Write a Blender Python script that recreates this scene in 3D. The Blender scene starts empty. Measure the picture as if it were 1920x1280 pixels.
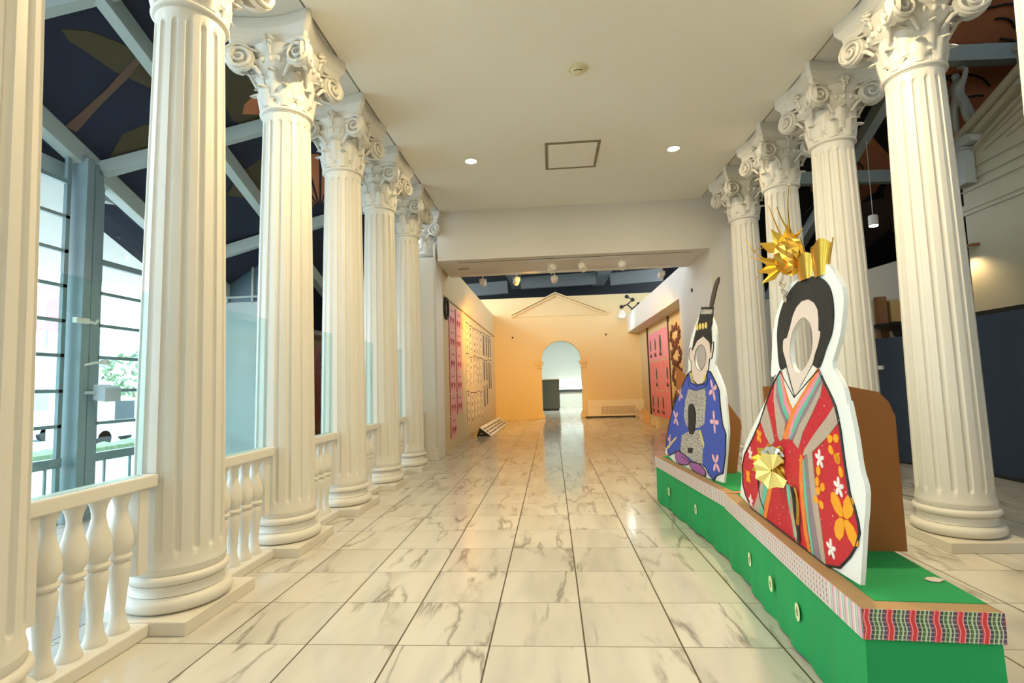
import bpy, bmesh, math, random
from mathutils import Vector, Matrix
PI = math.pi
S = bpy.context.scene
COL = S.collection

# ------------------------------------------------------------------ camera
cam_d = bpy.data.cameras.new('camera')
cam_d.sensor_width = 36.0
cam_d.lens = 970.4 / 1920 * 36.0
cam_d.clip_end = 400
cam = bpy.data.objects.new('camera', cam_d)
COL.objects.link(cam)
_yaw, _pitch, _roll = -.0739, .082, -.0298
_f = Vector((math.sin(_yaw) * math.cos(_pitch), math.cos(_yaw) * math.cos(_pitch), math.sin(_pitch)))
_r = Vector((math.cos(_yaw), -math.sin(_yaw), 0))
_u = _r.cross(_f)
_r2 = _r * math.cos(_roll) + _u * math.sin(_roll)
_u2 = -_r * math.sin(_roll) + _u * math.cos(_roll)
_m = Matrix((_r2, _u2, -_f)).transposed().to_4x4()
_m.translation = Vector((.451, -3.4006, 1.647))
cam.matrix_world = _m
S.camera = cam

# ------------------------------------------------------------------ world, exposure
w = bpy.data.worlds.new('daylight')
S.world = w
w.use_nodes = True
_bg = w.node_tree.nodes['Background']
_bg.inputs[0].default_value = (.80, .93, 1.0, 1)
_bg.inputs[1].default_value = 7.0
S.view_settings.view_transform = 'Standard'
S.view_settings.look = 'None'
S.view_settings.exposure = 0.40
S.view_settings.gamma = 1.0
S.view_settings.use_curve_mapping = False
S.cycles.max_bounces = 9
S.cycles.diffuse_bounces = 6
S.cycles.glossy_bounces = 4
S.cycles.transparent_max_bounces = 16
S.cycles.sample_clamp_indirect = 6
S.cycles.use_denoising = True
S.cycles.caustics_reflective = False
S.cycles.caustics_refractive = False

WARM = (1.0, .80, .52)
def area_light(name, loc, size, power, color=WARM, rot=(0, 0, 0), shape='DISK', spread=PI):
    d = bpy.data.lights.new(name, 'AREA')
    d.shape = shape
    d.size = size
    d.energy = power
    d.color = color
    d.spread = spread
    o = bpy.data.objects.new(name, d)
    o.location = loc
    o.rotation_euler = rot
    COL.objects.link(o)
    return o
def spot_light(name, loc, target, power, color, angle, blend=.6, radius=.04):
    d = bpy.data.lights.new(name, 'SPOT')
    d.energy = power
    d.color = color
    d.spot_size = math.radians(angle)
    d.spot_blend = blend
    d.shadow_soft_size = radius
    o = bpy.data.objects.new(name, d)
    o.location = loc
    o.rotation_euler = (Vector(target) - Vector(loc)).to_track_quat('-Z', 'Y').to_euler()
    COL.objects.link(o)
    return o
# ceiling lamps of the hall: two rows of round recessed lamps
HALL_LAMPS = [(-.857, 5.56), (2.725, 5.56), (-.857, 1.1), (2.725, 1.1)]
HALL_LAMPS += [(-.857, -3.3), (2.725, -3.3)]  # unseen dim pair behind the camera, added to brighten near column and floor
for _x, _y in HALL_LAMPS:
    area_light('lamp_light', (_x, _y, 5.655), .17, 112 if _y > 0 else 30, (1.0, .785, .44))

# ------------------------------------------------------------------ materials
def new_mat(name):
    m = bpy.data.materials.new(name)
    m.use_nodes = True
    return m, m.node_tree.nodes, m.node_tree.links, m.node_tree.nodes['Principled BSDF']
def mat(name, col, rough=.6, metal=0.0, var=.0, scale=6.0, bump=0.0, bscale=60.0, spec=.5, emit=None, estr=0.0, tint=None):
    m, N, L, P = new_mat(name)
    P.inputs['Base Color'].default_value = (*col, 1)
    P.inputs['Roughness'].default_value = rough
    P.inputs['Metallic'].default_value = metal
    P.inputs['Specular IOR Level'].default_value = spec
    tc = N.new('ShaderNodeTexCoord')
    nz = N.new('ShaderNodeTexNoise')
    nz.inputs['Scale'].default_value = scale
    nz.inputs['Detail'].default_value = 5
    L.new(tc.outputs['Object'], nz.inputs['Vector'])
    mx = N.new('ShaderNodeMix')
    mx.data_type = 'RGBA'
    c2 = tint if tint else tuple(max(0, c * (1 - max(var, .03))) for c in col)
    mx.inputs[6].default_value = (*col, 1)
    mx.inputs[7].default_value = (*c2, 1)
    L.new(nz.outputs[0], mx.inputs[0])
    L.new(mx.outputs[2], P.inputs['Base Color'])
    if bump:
        n2 = N.new('ShaderNodeTexNoise')
        n2.inputs['Scale'].default_value = bscale
        n2.inputs['Detail'].default_value = 3
        L.new(tc.outputs['Object'], n2.inputs['Vector'])
        b = N.new('ShaderNodeBump')
        b.inputs['Strength'].default_value = bump
        b.inputs['Distance'].default_value = .01
        L.new(n2.outputs[0], b.inputs['Height'])
        L.new(b.outputs[0], P.inputs['Normal'])
    if emit:
        P.inputs['Emission Color'].default_value = (*emit, 1)
        P.inputs['Emission Strength'].default_value = estr
    return m
def math_node(N, L, op, a, b=None, c=None):
    n = N.new('ShaderNodeMath')
    n.operation = op
    for i, v in enumerate((a, b, c)):
        if v is None: continue
        if isinstance(v, (int, float)): n.inputs[i].default_value = v
        else: L.new(v, n.inputs[i])
    return n.outputs[0]
def mixc(N, L, fac, a, b):
    n = N.new('ShaderNodeMix')
    n.data_type = 'RGBA'
    for i, v in ((0, fac), (6, a), (7, b)):
        if isinstance(v, (int, float)): n.inputs[i].default_value = v
        elif isinstance(v, tuple): n.inputs[i].default_value = (*v, 1)
        else: L.new(v, n.inputs[i])
    return n.outputs[2]
def ramp(N, L, fac, stops):
    n = N.new('ShaderNodeValToRGB')
    e = n.color_ramp.elements
    while len(e) < len(stops): e.new(.5)
    for k, (p, c) in enumerate(stops):
        e[k].position = p
        e[k].color = (*c, 1) if isinstance(c, tuple) else (c, c, c, 1)
    L.new(fac, n.inputs[0])
    return n.outputs[0]
def marble_tiles():
    m, N, L, P = new_mat('marble_tiles')
    TX, TY = .6, .6484
    tc = N.new('ShaderNodeTexCoord')
    sp = N.new('ShaderNodeSeparateXYZ')
    L.new(tc.outputs['Object'], sp.inputs[0])
    u = math_node(N, L, 'DIVIDE', sp.outputs[0], TX)
    v = math_node(N, L, 'DIVIDE', sp.outputs[1], TY)
    fu, fv = math_node(N, L, 'FLOOR', u), math_node(N, L, 'FLOOR', v)
    cb = N.new('ShaderNodeCombineXYZ')
    L.new(fu, cb.inputs[0]); L.new(fv, cb.inputs[1])
    wn = N.new('ShaderNodeTexWhiteNoise')
    wn.noise_dimensions = '2D'
    L.new(cb.outputs[0], wn.inputs[0])
    # position with a per tile shift, squeezed so veins run along one diagonal
    vm = N.new('ShaderNodeVectorMath'); vm.operation = 'MULTIPLY_ADD'
    L.new(wn.outputs['Color'], vm.inputs[0]); vm.inputs[1].default_value = (23, 31, 17)
    L.new(tc.outputs['Object'], vm.inputs[2])
    mp = N.new('ShaderNodeMapping')
    mp.inputs['Scale'].default_value = (1.5, .35, 1)
    tilt = math_node(N, L, 'MULTIPLY_ADD', wn.outputs['Value'], -1.3, .05)
    cr = N.new('ShaderNodeCombineXYZ'); L.new(tilt, cr.inputs[2])
    L.new(cr.outputs[0], mp.inputs['Rotation'])
    L.new(vm.outputs[0], mp.inputs['Vector'])
    nz = N.new('ShaderNodeTexNoise'); nz.inputs['Scale'].default_value = 1.5; nz.inputs['Detail'].default_value = 6; nz.inputs['Roughness'].default_value = .5; nz.inputs['Distortion'].default_value = .25
    L.new(mp.outputs[0], nz.inputs['Vector'])
    d = math_node(N, L, 'ABSOLUTE', math_node(N, L, 'SUBTRACT', nz.outputs[0], .5))
    vein = ramp(N, L, d, [(0, 1.0), (.010, .55), (.03, 0.0)])
    n2 = N.new('ShaderNodeTexNoise'); n2.inputs['Scale'].default_value = 2.3; n2.inputs['Detail'].default_value = 4
    L.new(mp.outputs[0], n2.inputs['Vector'])
    soft = ramp(N, L, n2.outputs[0], [(.45, 0.0), (.72, 1.0)])
    n3 = N.new('ShaderNodeTexNoise'); n3.inputs['Scale'].default_value = 1.5; n3.inputs['Detail'].default_value = 2
    L.new(vm.outputs[0], n3.inputs['Vector'])
    mask = ramp(N, L, n3.outputs[0], [(.38, 0.0), (.6, 1.0)])
    base = mixc(N, L, math_node(N, L, 'MULTIPLY', wn.outputs['Value'], 1.0), (.66, .635, .575), (.58, .555, .50))
    c = mixc(N, L, math_node(N, L, 'MULTIPLY', soft, .55), base, (.40, .385, .35))
    c = mixc(N, L, math_node(N, L, 'MULTIPLY', math_node(N, L, 'MULTIPLY', vein, mask), .75), c, (.17, .155, .13))
    # joints
    def joint(fr, size, wd):
        a = math_node(N, L, 'ABSOLUTE', math_node(N, L, 'SUBTRACT', math_node(N, L, 'FRACT', fr), .5))
        return math_node(N, L, 'GREATER_THAN', a, .5 - wd / size / 2)
    j = math_node(N, L, 'MAXIMUM', joint(u, TX, .011), math_node(N, L, 'MULTIPLY', joint(v, TY, .0075), .9))
    c = mixc(N, L, j, c, (.075, .055, .03))
    L.new(c, P.inputs['Base Color'])
    L.new(math_node(N, L, 'MULTIPLY_ADD', j, .5, .13), P.inputs['Roughness'])
    P.inputs['Specular IOR Level'].default_value = .55
    return m
def glass_mat(name, tint, refl=1.0, rough=0.0):
    m, N, L, P = new_mat(name)
    N.remove(P)
    out = N['Material Output']
    t = N.new('ShaderNodeBsdfTransparent'); t.inputs[0].default_value = (*tint, 1)
    g = N.new('ShaderNodeBsdfGlossy'); g.inputs['Roughness'].default_value = rough
    fr = N.new('ShaderNodeLayerWeight'); fr.inputs[0].default_value = .5
    mx = N.new('ShaderNodeMixShader')
    L.new(math_node(N, L, 'MULTIPLY_ADD', math_node(N, L, 'POWER', fr.outputs[1], 5.0), .7 * refl, .035 * refl), mx.inputs[0])
    L.new(t.outputs[0], mx.inputs[1]); L.new(g.outputs[0], mx.inputs[2])
    L.new(mx.outputs[0], out.inputs[0])
    return m
def speckle(name, col, fleck, amount=.5, scale=60, rough=.55, fine=None):
    """torn and pasted paper: small cells of slightly different tone with pale flecks"""
    m, N, L, P = new_mat(name)
    tc = N.new('ShaderNodeTexCoord')
    vo = N.new('ShaderNodeTexVoronoi'); vo.inputs['Scale'].default_value = scale
    L.new(tc.outputs['Object'], vo.inputs['Vector'])
    sh = math_node(N, L, 'MULTIPLY_ADD', vo.outputs['Color'], .3, .0)
    c = mixc(N, L, sh, col, tuple(x * .55 for x in col))
    v2 = N.new('ShaderNodeTexVoronoi'); v2.inputs['Scale'].default_value = scale * .45
    L.new(tc.outputs['Object'], v2.inputs['Vector'])
    fl = math_node(N, L, 'LESS_THAN', v2.outputs['Distance'], .10 * amount)
    c = mixc(N, L, fl, c, fleck)
    if fine:
        n = N.new('ShaderNodeTexNoise'); n.inputs['Scale'].default_value = scale * 1.6; n.inputs['Detail'].default_value = 2
        L.new(tc.outputs['Object'], n.inputs['Vector'])
        c = mixc(N, L, ramp(N, L, n.outputs[0], [(.5, 0.0), (.56, 1.0)]), c, fine)
    L.new(c, P.inputs['Base Color'])
    P.inputs['Roughness'].default_value = rough
    b = N.new('ShaderNodeBump'); b.inputs['Strength'].default_value = .5; b.inputs['Distance'].default_value = .004
    L.new(vo.outputs['Distance'], b.inputs['Height']); L.new(b.outputs[0], P.inputs['Normal'])
    return m
def stripes_mat(name):
    """washi paper band: wavy vertical stripes red, dark green, pale green, purple with small dashes"""
    m, N, L, P = new_mat(name)
    tc = N.new('ShaderNodeTexCoord')
    sp = N.new('ShaderNodeSeparateXYZ'); L.new(tc.outputs['Object'], sp.inputs[0])
    run = math_node(N, L, 'ADD', sp.outputs[0], sp.outputs[1])
    wob = math_node(N, L, 'MULTIPLY', math_node(N, L, 'SINE', math_node(N, L, 'MULTIPLY', sp.outputs[2], 70.0)), .0035)
    t = math_node(N, L, 'DIVIDE', math_node(N, L, 'ADD', run, wob), .094)
    f = math_node(N, L, 'FRACT', t)
    r = N.new('ShaderNodeValToRGB'); r.color_ramp.interpolation = 'CONSTANT'
    seq = [(0, (.62, .05, .06)), (.05, (.82, .30, .30)), (.09, (.62, .04, .05)), (.26, (.82, .30, .30)), (.31, (.05, .05, .08)), (.44, (.42, .50, .30)),
           (.50, (.06, .12, .05)), (.62, (.45, .58, .35)), (.70, (.07, .09, .06)), (.80, (.55, .58, .45)), (.85, (.10, .06, .13))]
    e = r.color_ramp.elements
    while len(e) < len(seq): e.new(.5)
    for k, (p, c) in enumerate(seq): e[k].position = p; e[k].color = (*c, 1)
    L.new(f, r.inputs[0])
    # small pale dashes up each stripe
    dz = math_node(N, L, 'FRACT', math_node(N, L, 'MULTIPLY', sp.outputs[2], 55.0))
    dash = math_node(N, L, 'LESS_THAN', dz, .22)
    dark = math_node(N, L, 'GREATER_THAN', f, .31)
    c = mixc(N, L, math_node(N, L, 'MULTIPLY', math_node(N, L, 'MULTIPLY', dash, dark), .55), r.outputs[0], (.55, .55, .42))
    # sections of the band further along are pink and grey with black dashes
    far = math_node(N, L, 'GREATER_THAN', sp.outputs[1], .32)
    g = math_node(N, L, 'FRACT', math_node(N, L, 'MULTIPLY', run, 26.0))
    c2 = ramp(N, L, g, [(0, (.62, .42, .42)), (.25, (.70, .62, .58)), (.5, (.42, .50, .50)), (.75, (.72, .46, .46)), (1, (.62, .42, .42))])
    d2 = math_node(N, L, 'MULTIPLY', math_node(N, L, 'GREATER_THAN', math_node(N, L, 'FRACT', math_node(N, L, 'MULTIPLY', sp.outputs[2], 34.0)), .45),
                   math_node(N, L, 'GREATER_THAN', g, .78))
    c2 = mixc(N, L, d2, c2, (.05, .05, .06))
    c = mixc(N, L, far, c, c2)
    side = math_node(N, L, 'MULTIPLY', math_node(N, L, 'LESS_THAN', sp.outputs[0], .0015), math_node(N, L, 'LESS_THAN', sp.outputs[1], .32))
    g3 = math_node(N, L, 'FRACT', math_node(N, L, 'MULTIPLY', sp.outputs[1], 16.0))
    c3 = ramp(N, L, g3, [(0, (.74, .38, .50)), (.32, (.74, .38, .50)), (.36, (.10, .08, .16)), (.5, (.62, .72, .62)), (.7, (.22, .36, .26)), (.85, (.70, .72, .66))])
    c = mixc(N, L, side, c, c3)
    L.new(c, P.inputs['Base Color'])
    P.inputs['Roughness'].default_value = .35
    return m
def plaster_ceiling():
    return mat('ceiling_board', (.86, .83, .75), .9, var=.04, scale=30, bump=.35, bscale=120)
M = {
 'floor': marble_tiles(),
 'white': mat('painted_white', (.70, .68, .63), .45, var=.03, bump=.05, bscale=40),
 'cream': mat('cream_paint_lamp_tint', (.68, .55, .31), .8, var=.04, bump=.08, bscale=90),  # cream paint, yellow deepened to carry part of the orange lamp wash
 'wall': mat('wall_paint', (.70, .675, .63), .8, var=.03, bump=.08, bscale=90),
 'ceil': plaster_ceiling(),
 'plinth': mat('plinth_marble', (.72, .68, .60), .4, var=.12, scale=5),
 'gap': mat('dark_gap', (.05, .04, .03), .9),
 'steel': mat('grey_green_steel', (.42, .50, .50), .5, var=.08),
 'winsteel': mat('window_steel', (.22, .31, .35), .45, var=.06),
 'dark_roof': mat('dark_roof', (.006, .007, .009), .85),
 'mid_roof': mat('roof_beam_grey', (.11, .115, .115), .7, var=.1),
 'navy': mat('mural_navy', (.018, .026, .055), .85, var=.35, scale=1.6),
 'olive': mat('mural_olive', (.085, .072, .04), .85, var=.3, scale=3),
 'bark': mat('mural_brown', (.15, .09, .07), .85, var=.2, scale=4),
 'orange': mat('mural_orange', (.60, .22, .10), .85, var=.45, scale=1.5),
 'black': mat('matt_black', (.012, .012, .014), .6),
 'felt': mat('green_cloth', (.008, .30, .085), .85, var=.12, scale=3, bump=.15, bscale=20),
 'card': mat('cardboard', (.42, .26, .12), .8, var=.12, scale=8),
 'cardside': mat('cardboard_orange', (.34, .125, .030), .8, var=.10, scale=5),
 'board': mat('foam_board_white', (.80, .82, .80), .5, var=.02),
 'cut_edge': mat('board_edge', (.55, .56, .52), .7),
 'glass': glass_mat('balustrade_glass', (.86, .955, .95), 1.0),
 'pane': glass_mat('window_glass', (.93, .97, .98), .6),
 'sticker': mat('sticker_pale', (.66, .74, .42), .5),
 'sticker_c': mat('sticker_centre', (.30, .36, .18), .5, var=.5, scale=80),
 'red': speckle('pasted_red', (.56, .010, .025), (.78, .50, .46), 1.1, 42),
 'tan': speckle('pasted_tan', (.48, .38, .30), (.62, .55, .45), .8, 60),
 'greyp': speckle('pasted_grey_purple', (.27, .20, .24), (.5, .5, .5), .6, 60),
 'teal': speckle('pasted_teal', (.12, .50, .36), (.5, .7, .6), .5, 60),
 'pinkp': speckle('pasted_pink', (.78, .26, .36), (.8, .6, .6), .5, 60),
 'orangep': speckle('pasted_orange', (.82, .22, .03), (.85, .6, .4), .5, 60),
 'whitep': speckle('pasted_white', (.78, .76, .72), (.85, .85, .82), .5, 60),
 'hair': speckle('pasted_black', (.006, .009, .010), (.22, .24, .24), .4, 34, .55),
 'skin': mat('pale_face_paper', (.70, .57, .50), .6, var=.03),
 'blue': speckle('pasted_blue', (.038, .085, .46), (.35, .42, .70), .8, 45),
 'greyspeck': speckle('pasted_newsprint', (.60, .56, .50), (.75, .7, .6), .5, 60, fine=(.06, .06, .07)),
 'purple': speckle('pasted_purple', (.36, .12, .38), (.5, .3, .5), .4, 60),
 'yellowp': speckle('pasted_yellow', (.75, .62, .16), (.8, .75, .4), .4, 60),
 'flower_o': mat('flower_orange', (.90, .38, .012), .5, var=.15, scale=20),
 'flower_w': mat('flower_white', (.82, .78, .76), .5),
 'flower_p': mat('flower_pink', (.80, .45, .52), .5, var=.1, scale=20),
 'gold': mat('gold_foil', (.85, .52, .08), .22, 1.0, var=.15, scale=12),
 'goldpaper': mat('gold_paper', (.88, .72, .22), .35, .35, var=.1, scale=9),
 'silver': mat('silver_foil', (.75, .77, .76), .15, 1.0, var=.1),
 'navypanel': mat('navy_partition_cloth', (.030, .048, .085), .9, var=.25, scale=3),
 'grille': mat('grille', (.42, .34, .22), .6),
 'lampwhite': mat('lamp_white', (.80, .78, .72), .4),
 'bulb': mat('lamp_bulb', (1, .95, .85), .4, emit=(1, .93, .78), estr=14),
 'pinkpaper': mat('pink_paper', (.82, .40, .36), .7, var=.08, scale=5),
 'heart': mat('red_paper', (.42, .015, .02), .6),
 'sheet': mat('calligraphy_paper', (.72, .62, .42), .7, var=.05, scale=8),
 'ink': mat('black_ink', (.015, .015, .015), .5),
 'coral': mat('coral_paper', (.85, .22, .16), .7, tint=(.80, .30, .36), scale=1.4),
 'pinkwash': mat('magenta_pink_paper', (.80, .28, .42), .7, tint=(.82, .34, .30), scale=1.4),
 'ochre': mat('ochre_paper', (.72, .52, .22), .7, var=.12, scale=4),
 'leafdark': mat('dark_leaf', (.07, .02, .02), .6, tint=(.16, .05, .03), scale=12),
 'leafgreen': mat('dark_green_leaf', (.05, .09, .06), .6),
 'greyroom': mat('pale_room_wall', (.70, .74, .71), .7, var=.03),
 'counter': mat('dark_counter', (.05, .065, .065), .5, var=.2),
 'statue': mat('statue_stone', (.46, .50, .49), .6, var=.12, scale=5),
 'temple': mat('temple_wall', (.50, .47, .36), .75, var=.08, scale=3),
 'wood': mat('brown_wood', (.26, .12, .05), .6, var=.25, scale=9),
 'asphalt': mat('pale_paving', (.62, .64, .64), .9, var=.1),  # outside paving, buildings, sign and hedge paled to stand in for hazy glare
 'bldg': mat('pale_building', (.62, .68, .72), .9, var=.06),
 'bldgw': mat('building_window', (.28, .40, .50), .4),
 'signred': mat('sign_red', (.75, .16, .24), .6),
 'hedge': mat('hedge_green', (.20, .28, .16), .9, var=.4, scale=6),
 'car_white': mat('car_white', (.75, .76, .78), .3),
 'car_glass': mat('car_glass', (.05, .06, .08), .2),
 'paleblue': mat('pale_blue_wall', (.42, .52, .54), .8, var=.12, scale=1.5),
 'gallery': mat('gallery_glass', (.10, .16, .22), .3),
}

# ------------------------------------------------------------------ helpers
class MB:
    """collects vertices and faces of ONE mesh"""
    def __init__(s): s.v = []; s.f = []
    def add(s, vs, fs):
        n = len(s.v); s.v += [tuple(x) for x in vs]; s.f += [tuple(i + n for i in f) for f in fs]; return s
    def box(s, a, b):
        x0, y0, z0 = a; x1, y1, z1 = b
        return s.add([(x0, y0, z0), (x1, y0, z0), (x1, y1, z0), (x0, y1, z0), (x0, y0, z1), (x1, y0, z1), (x1, y1, z1), (x0, y1, z1)],
                     [(0, 3, 2, 1), (4, 5, 6, 7), (0, 1, 5, 4), (1, 2, 6, 5), (2, 3, 7, 6), (3, 0, 4, 7)])
    def prism(s, pts, fn, t0, t1):
        """pts: 2D outline; fn(a, b, t) -> 3D; extruded between t0 and t1"""
        n = len(pts)
        vs = [fn(a, b, t0) for a, b in pts] + [fn(a, b, t1) for a, b in pts]
        fs = [tuple(range(n))[::-1], tuple(range(n, 2 * n))] + [(i, (i + 1) % n, n + (i + 1) % n, n + i) for i in range(n)]
        return s.add(vs, fs)
    def lathe(s, prof, seg=32, c=(0, 0, 0), caps=True):
        n = len(prof); vs = []; fs = []
        for r, z in prof:
            for k in range(seg):
                a = 2 * PI * k / seg
                vs.append((c[0] + r * math.cos(a), c[1] + r * math.sin(a), c[2] + z))
        for i in range(n - 1):
            for k in range(seg):
                k2 = (k + 1) % seg
                fs.append((i * seg + k, i * seg + k2, (i + 1) * seg + k2, (i + 1) * seg + k))
        if caps:
            fs.append(tuple(range(seg))[::-1]); fs.append(tuple((n - 1) * seg + k for k in range(seg)))
        return s.add(vs, fs)
    def tube(s, pts, r, seg=8):
        pts = [Vector(p) for p in pts]; n = len(pts)
        rr = r if isinstance(r, (list, tuple)) else [r] * n
        vs = []; fs = []; up = None
        for i, p in enumerate(pts):
            d = (pts[min(i + 1, n - 1)] - pts[max(i - 1, 0)])
            d = d.normalized() if d.length > 1e-9 else Vector((0, 0, 1))
            if up is None: up = Vector((0, 0, 1)) if abs(d.z) < .9 else Vector((1, 0, 0))
            a = up.cross(d)
            if a.length < 1e-6: a = Vector((1, 0, 0)).cross(d)
            a.normalize(); b = d.cross(a).normalized(); up = b
            for k in range(seg):
                t = 2 * PI * k / seg
                vs.append(p + a * math.cos(t) * rr[i] + b * math.sin(t) * rr[i])
        for i in range(n - 1):
            for k in range(seg):
                k2 = (k + 1) % seg
                fs.append((i * seg + k, i * seg + k2, (i + 1) * seg + k2, (i + 1) * seg + k))
        fs.append(tuple(range(seg))[::-1]); fs.append(tuple((n - 1) * seg + k for k in range(seg)))
        return s.add(vs, fs)
    def bar(s, a, b, wd, ht):
        """box beam from a to b, wd across, ht up"""
        a = Vector(a); b = Vector(b); d = (b - a).normalized()
        side = d.cross(Vector((0, 0, 1)))
        side = Vector((1, 0, 0)) if side.length < 1e-4 else side.normalized()
        up = side.cross(d).normalized()
        vs = []
        for p in (a, b):
            for i, j in ((-1, -1), (1, -1), (1, 1), (-1, 1)): vs.append(p + side * wd / 2 * i + up * ht / 2 * j)
        return s.add(vs, [(0, 1, 2, 3), (7, 6, 5, 4), (0, 4, 5, 1), (1, 5, 6, 2), (2, 6, 7, 3), (3, 7, 4, 0)])
    def build(s, name, m, parent=None, smooth=False, bevel=0, bseg=2, angle=35, loc=None):
        me = bpy.data.meshes.new(name)
        me.from_pydata([tuple(v) for v in s.v], [], s.f)
        bm = bmesh.new(); bm.from_mesh(me)
        bmesh.ops.recalc_face_normals(bm, faces=bm.faces)
        bm.to_mesh(me); bm.free()
        me.materials.append(m if not isinstance(m, str) else M[m])
        o = bpy.data.objects.new(name, me)
        COL.objects.link(o)
        if parent: o.parent = parent
        if loc: o.location = loc
        if smooth:
            me.shade_smooth()
            try: me.set_sharp_from_angle(angle=math.radians(angle))
            except Exception: pass
        if bevel:
            b = o.modifiers.new('bevel', 'BEVEL'); b.width = bevel; b.segments = bseg; b.limit_method = 'ANGLE'; b.angle_limit = math.radians(40)
        return o
def tag(o, label, cat, group=None, kind=None):
    o['label'] = label; o['category'] = cat
    if group: o['group'] = group
    if kind: o['kind'] = kind
    return o
def thing(name, label, cat, loc=(0, 0, 0), rz=0, group=None):
    o = bpy.data.objects.new(name, None)
    o.empty_display_size = .1
    o.location = loc; o.rotation_euler = (0, 0, rz)
    COL.objects.link(o)
    return tag(o, label, cat, group)
def struct(o):
    o['kind'] = 'structure'; return o
def box(name, a, b, m, parent=None, bevel=0): return MB().box(a, b).build(name, m, parent, bevel=bevel)
def kids(o): return [c for c in bpy.data.objects if c.parent == o]
def dup(root, loc, rz=None, label=None, parent=None):
    r = root.copy(); COL.objects.link(r)
    if parent: r.parent = parent
    if loc is not None: r.location = loc
    if rz is not None: r.rotation_euler = (0, 0, rz)
    if label: r['label'] = label
    for ch in kids(root): dup(ch, None, parent=r)
    return r
R = random.Random(7)

# ================================================================== THE SETTING
struct(box('floor', (-14, -9, -.3), (13, 36, 0), 'floor'))
struct(box('ceiling', (-2.0, -9, 5.68), (3.93, 8.22, 5.80), 'ceil'))
# beams over the two column rows, a dark shadow gap beside the ceiling panel
struct(box('trim_1', (-3.08, -9, 5.69), (-2.03, 8.9, 6.3), 'white'))
struct(box('trim_2', (3.96, -9, 5.69), (5.0, 8.22, 6.3), 'white'))
struct(box('trim_3', (-2.029, -9, 5.75), (-2.001, 8.22, 5.80), 'gap'))
struct(box('trim_4', (3.931, -9, 5.75), (3.959, 8.22, 5.80), 'gap'))
struct(box('wall_back', (-14, -9.2, 0), (13, -9, 7.5), 'wall'))
# header wall with the wide opening below it
hd = MB()
hd.box((-2.08, 8.221, 4.53), (5.0, 8.42, 5.9))
struct(hd.build('wall_header', M['wall'], None))
struct(box('wall_right', (4.07, 8.22, 0), (5.0, 8.42, 4.53), 'wall'))
# soffit strip inside the opening
struct(box('ceiling', (-2.13, 8.42, 4.53), (4.10, 10.1, 4.75), 'wall'))
struct(box('trim_5', (-1.66, 8.47, 4.526), (3.74, 8.49, 4.5299), 'gap'))
# alcove side walls
struct(box('wall_left', (-2.5, 8.95, 0), (-2.2, 21, 4.93), 'cream'))
struct(box('wall_left', (-2.18, 8.2, 0), (-2.13, 8.96, 4.93), 'wall'))
wr = MB()
wr.box((4.07, 8.42, 0), (4.3, 11.2, 4.72)).box((4.07, 11.2, 3.88), (4.3, 21, 4.72)).box((4.3, 8.6, 3.88), (4.62, 21, 4.0))
struct(wr.build('wall_right', M['wall']))
struct(box('wall_niche', (4.62, 8.42, 0), (4.75, 21, 4.72), 'cream'))
struct(box('trim_6', (-2.2, 8.9, 3.885), (-2.175, 20.9, 3.93), 'card'))
# far wall with an arched doorway
def arch_wall():
    x0, x1, zt = -9.0, 9.0, 5.72
    cx, hw, zs = .93, .93, 2.68
    n = 24
    arc = [(cx + hw * math.cos(PI * k / n), zs + hw * 1.0 * math.sin(PI * k / n)) for k in range(n + 1)]
    m = MB()
    mp = lambda a, b, t: (a, t, b)
    m.prism([(x0, 0), (cx - hw, 0), (cx - hw, zs), (x0, zs)], mp, 21, 21.3)
    m.prism([(cx + hw, 0), (x1, 0), (x1, zs), (cx + hw, zs)], mp, 21, 21.3)
    L_ = [p for p in arc if p[0] <= cx + 1e-6]
    R_ = [p for p in arc if p[0] >= cx - 1e-6]
    m.prism([(x0, zs)] + L_[::-1] + [(cx, zt), (x0, zt)], mp, 21, 21.3)
    m.prism([(x1, zs), (x1, zt), (cx, zt)] + R_[::-1], mp, 21, 21.3)
    return m.build('wall_far', M['cream'])
struct(arch_wall())
for i, sgn in enumerate((-1, 1)):      # imposts and feet of the arch
    cx = .93 + sgn * .93
    m = MB()
    for z0, z1, o in ((2.56, 2.66, .10), (2.48, 2.56, .06), (2.34, 2.40, .03), (0, .22, .09), (.22, .34, .05)):
        a, b = sorted((cx - sgn * o, cx + sgn * .26))
        m.box((a, 20.94 - o * .3, z0), (b, 21.32, z1))
    struct(m.build('trim_%d' % (7 + i), M['cream'], bevel=.015))
m = MB()                                # flat band round the arch
pts = []
for k in range(25): pts.append((.93 + 1.10 * math.cos(PI * k / 24), 2.66 + 1.10 * math.sin(PI * k / 24)))
inner = [(.93 + .93 * math.cos(PI * k / 24), 2.68 + .93 * math.sin(PI * k / 24)) for k in range(25)]
for k in range(24):
    m.prism([pts[k], pts[k + 1], inner[k + 1], inner[k]], lambda a, b, t: (a, t, b), 20.965, 21.0)
struct(m.build('trim_9', M['cream']))
for i, (xa, za, xb, zb) in enumerate(((-1.35, 4.80, .76, 5.78), (3.15, 4.78, .76, 5.78))):
    m = MB(); m.bar((xa, 20.95, za), (xb, 20.95, zb), .12, .09); m.bar((xa, 20.9, za + .1), (xb, 20.9, zb + .1), .2, .05)
    struct(m.build('trim_%d' % (10 + i), M['cream']))
# gable panel between the two raking mouldings
struct(MB().prism([(-1.35, 4.80), (3.15, 4.78), (.76, 5.78)], lambda a, b, t: (a, t, b), 20.97, 21.0).build('trim_12', M['cream']))
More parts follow.
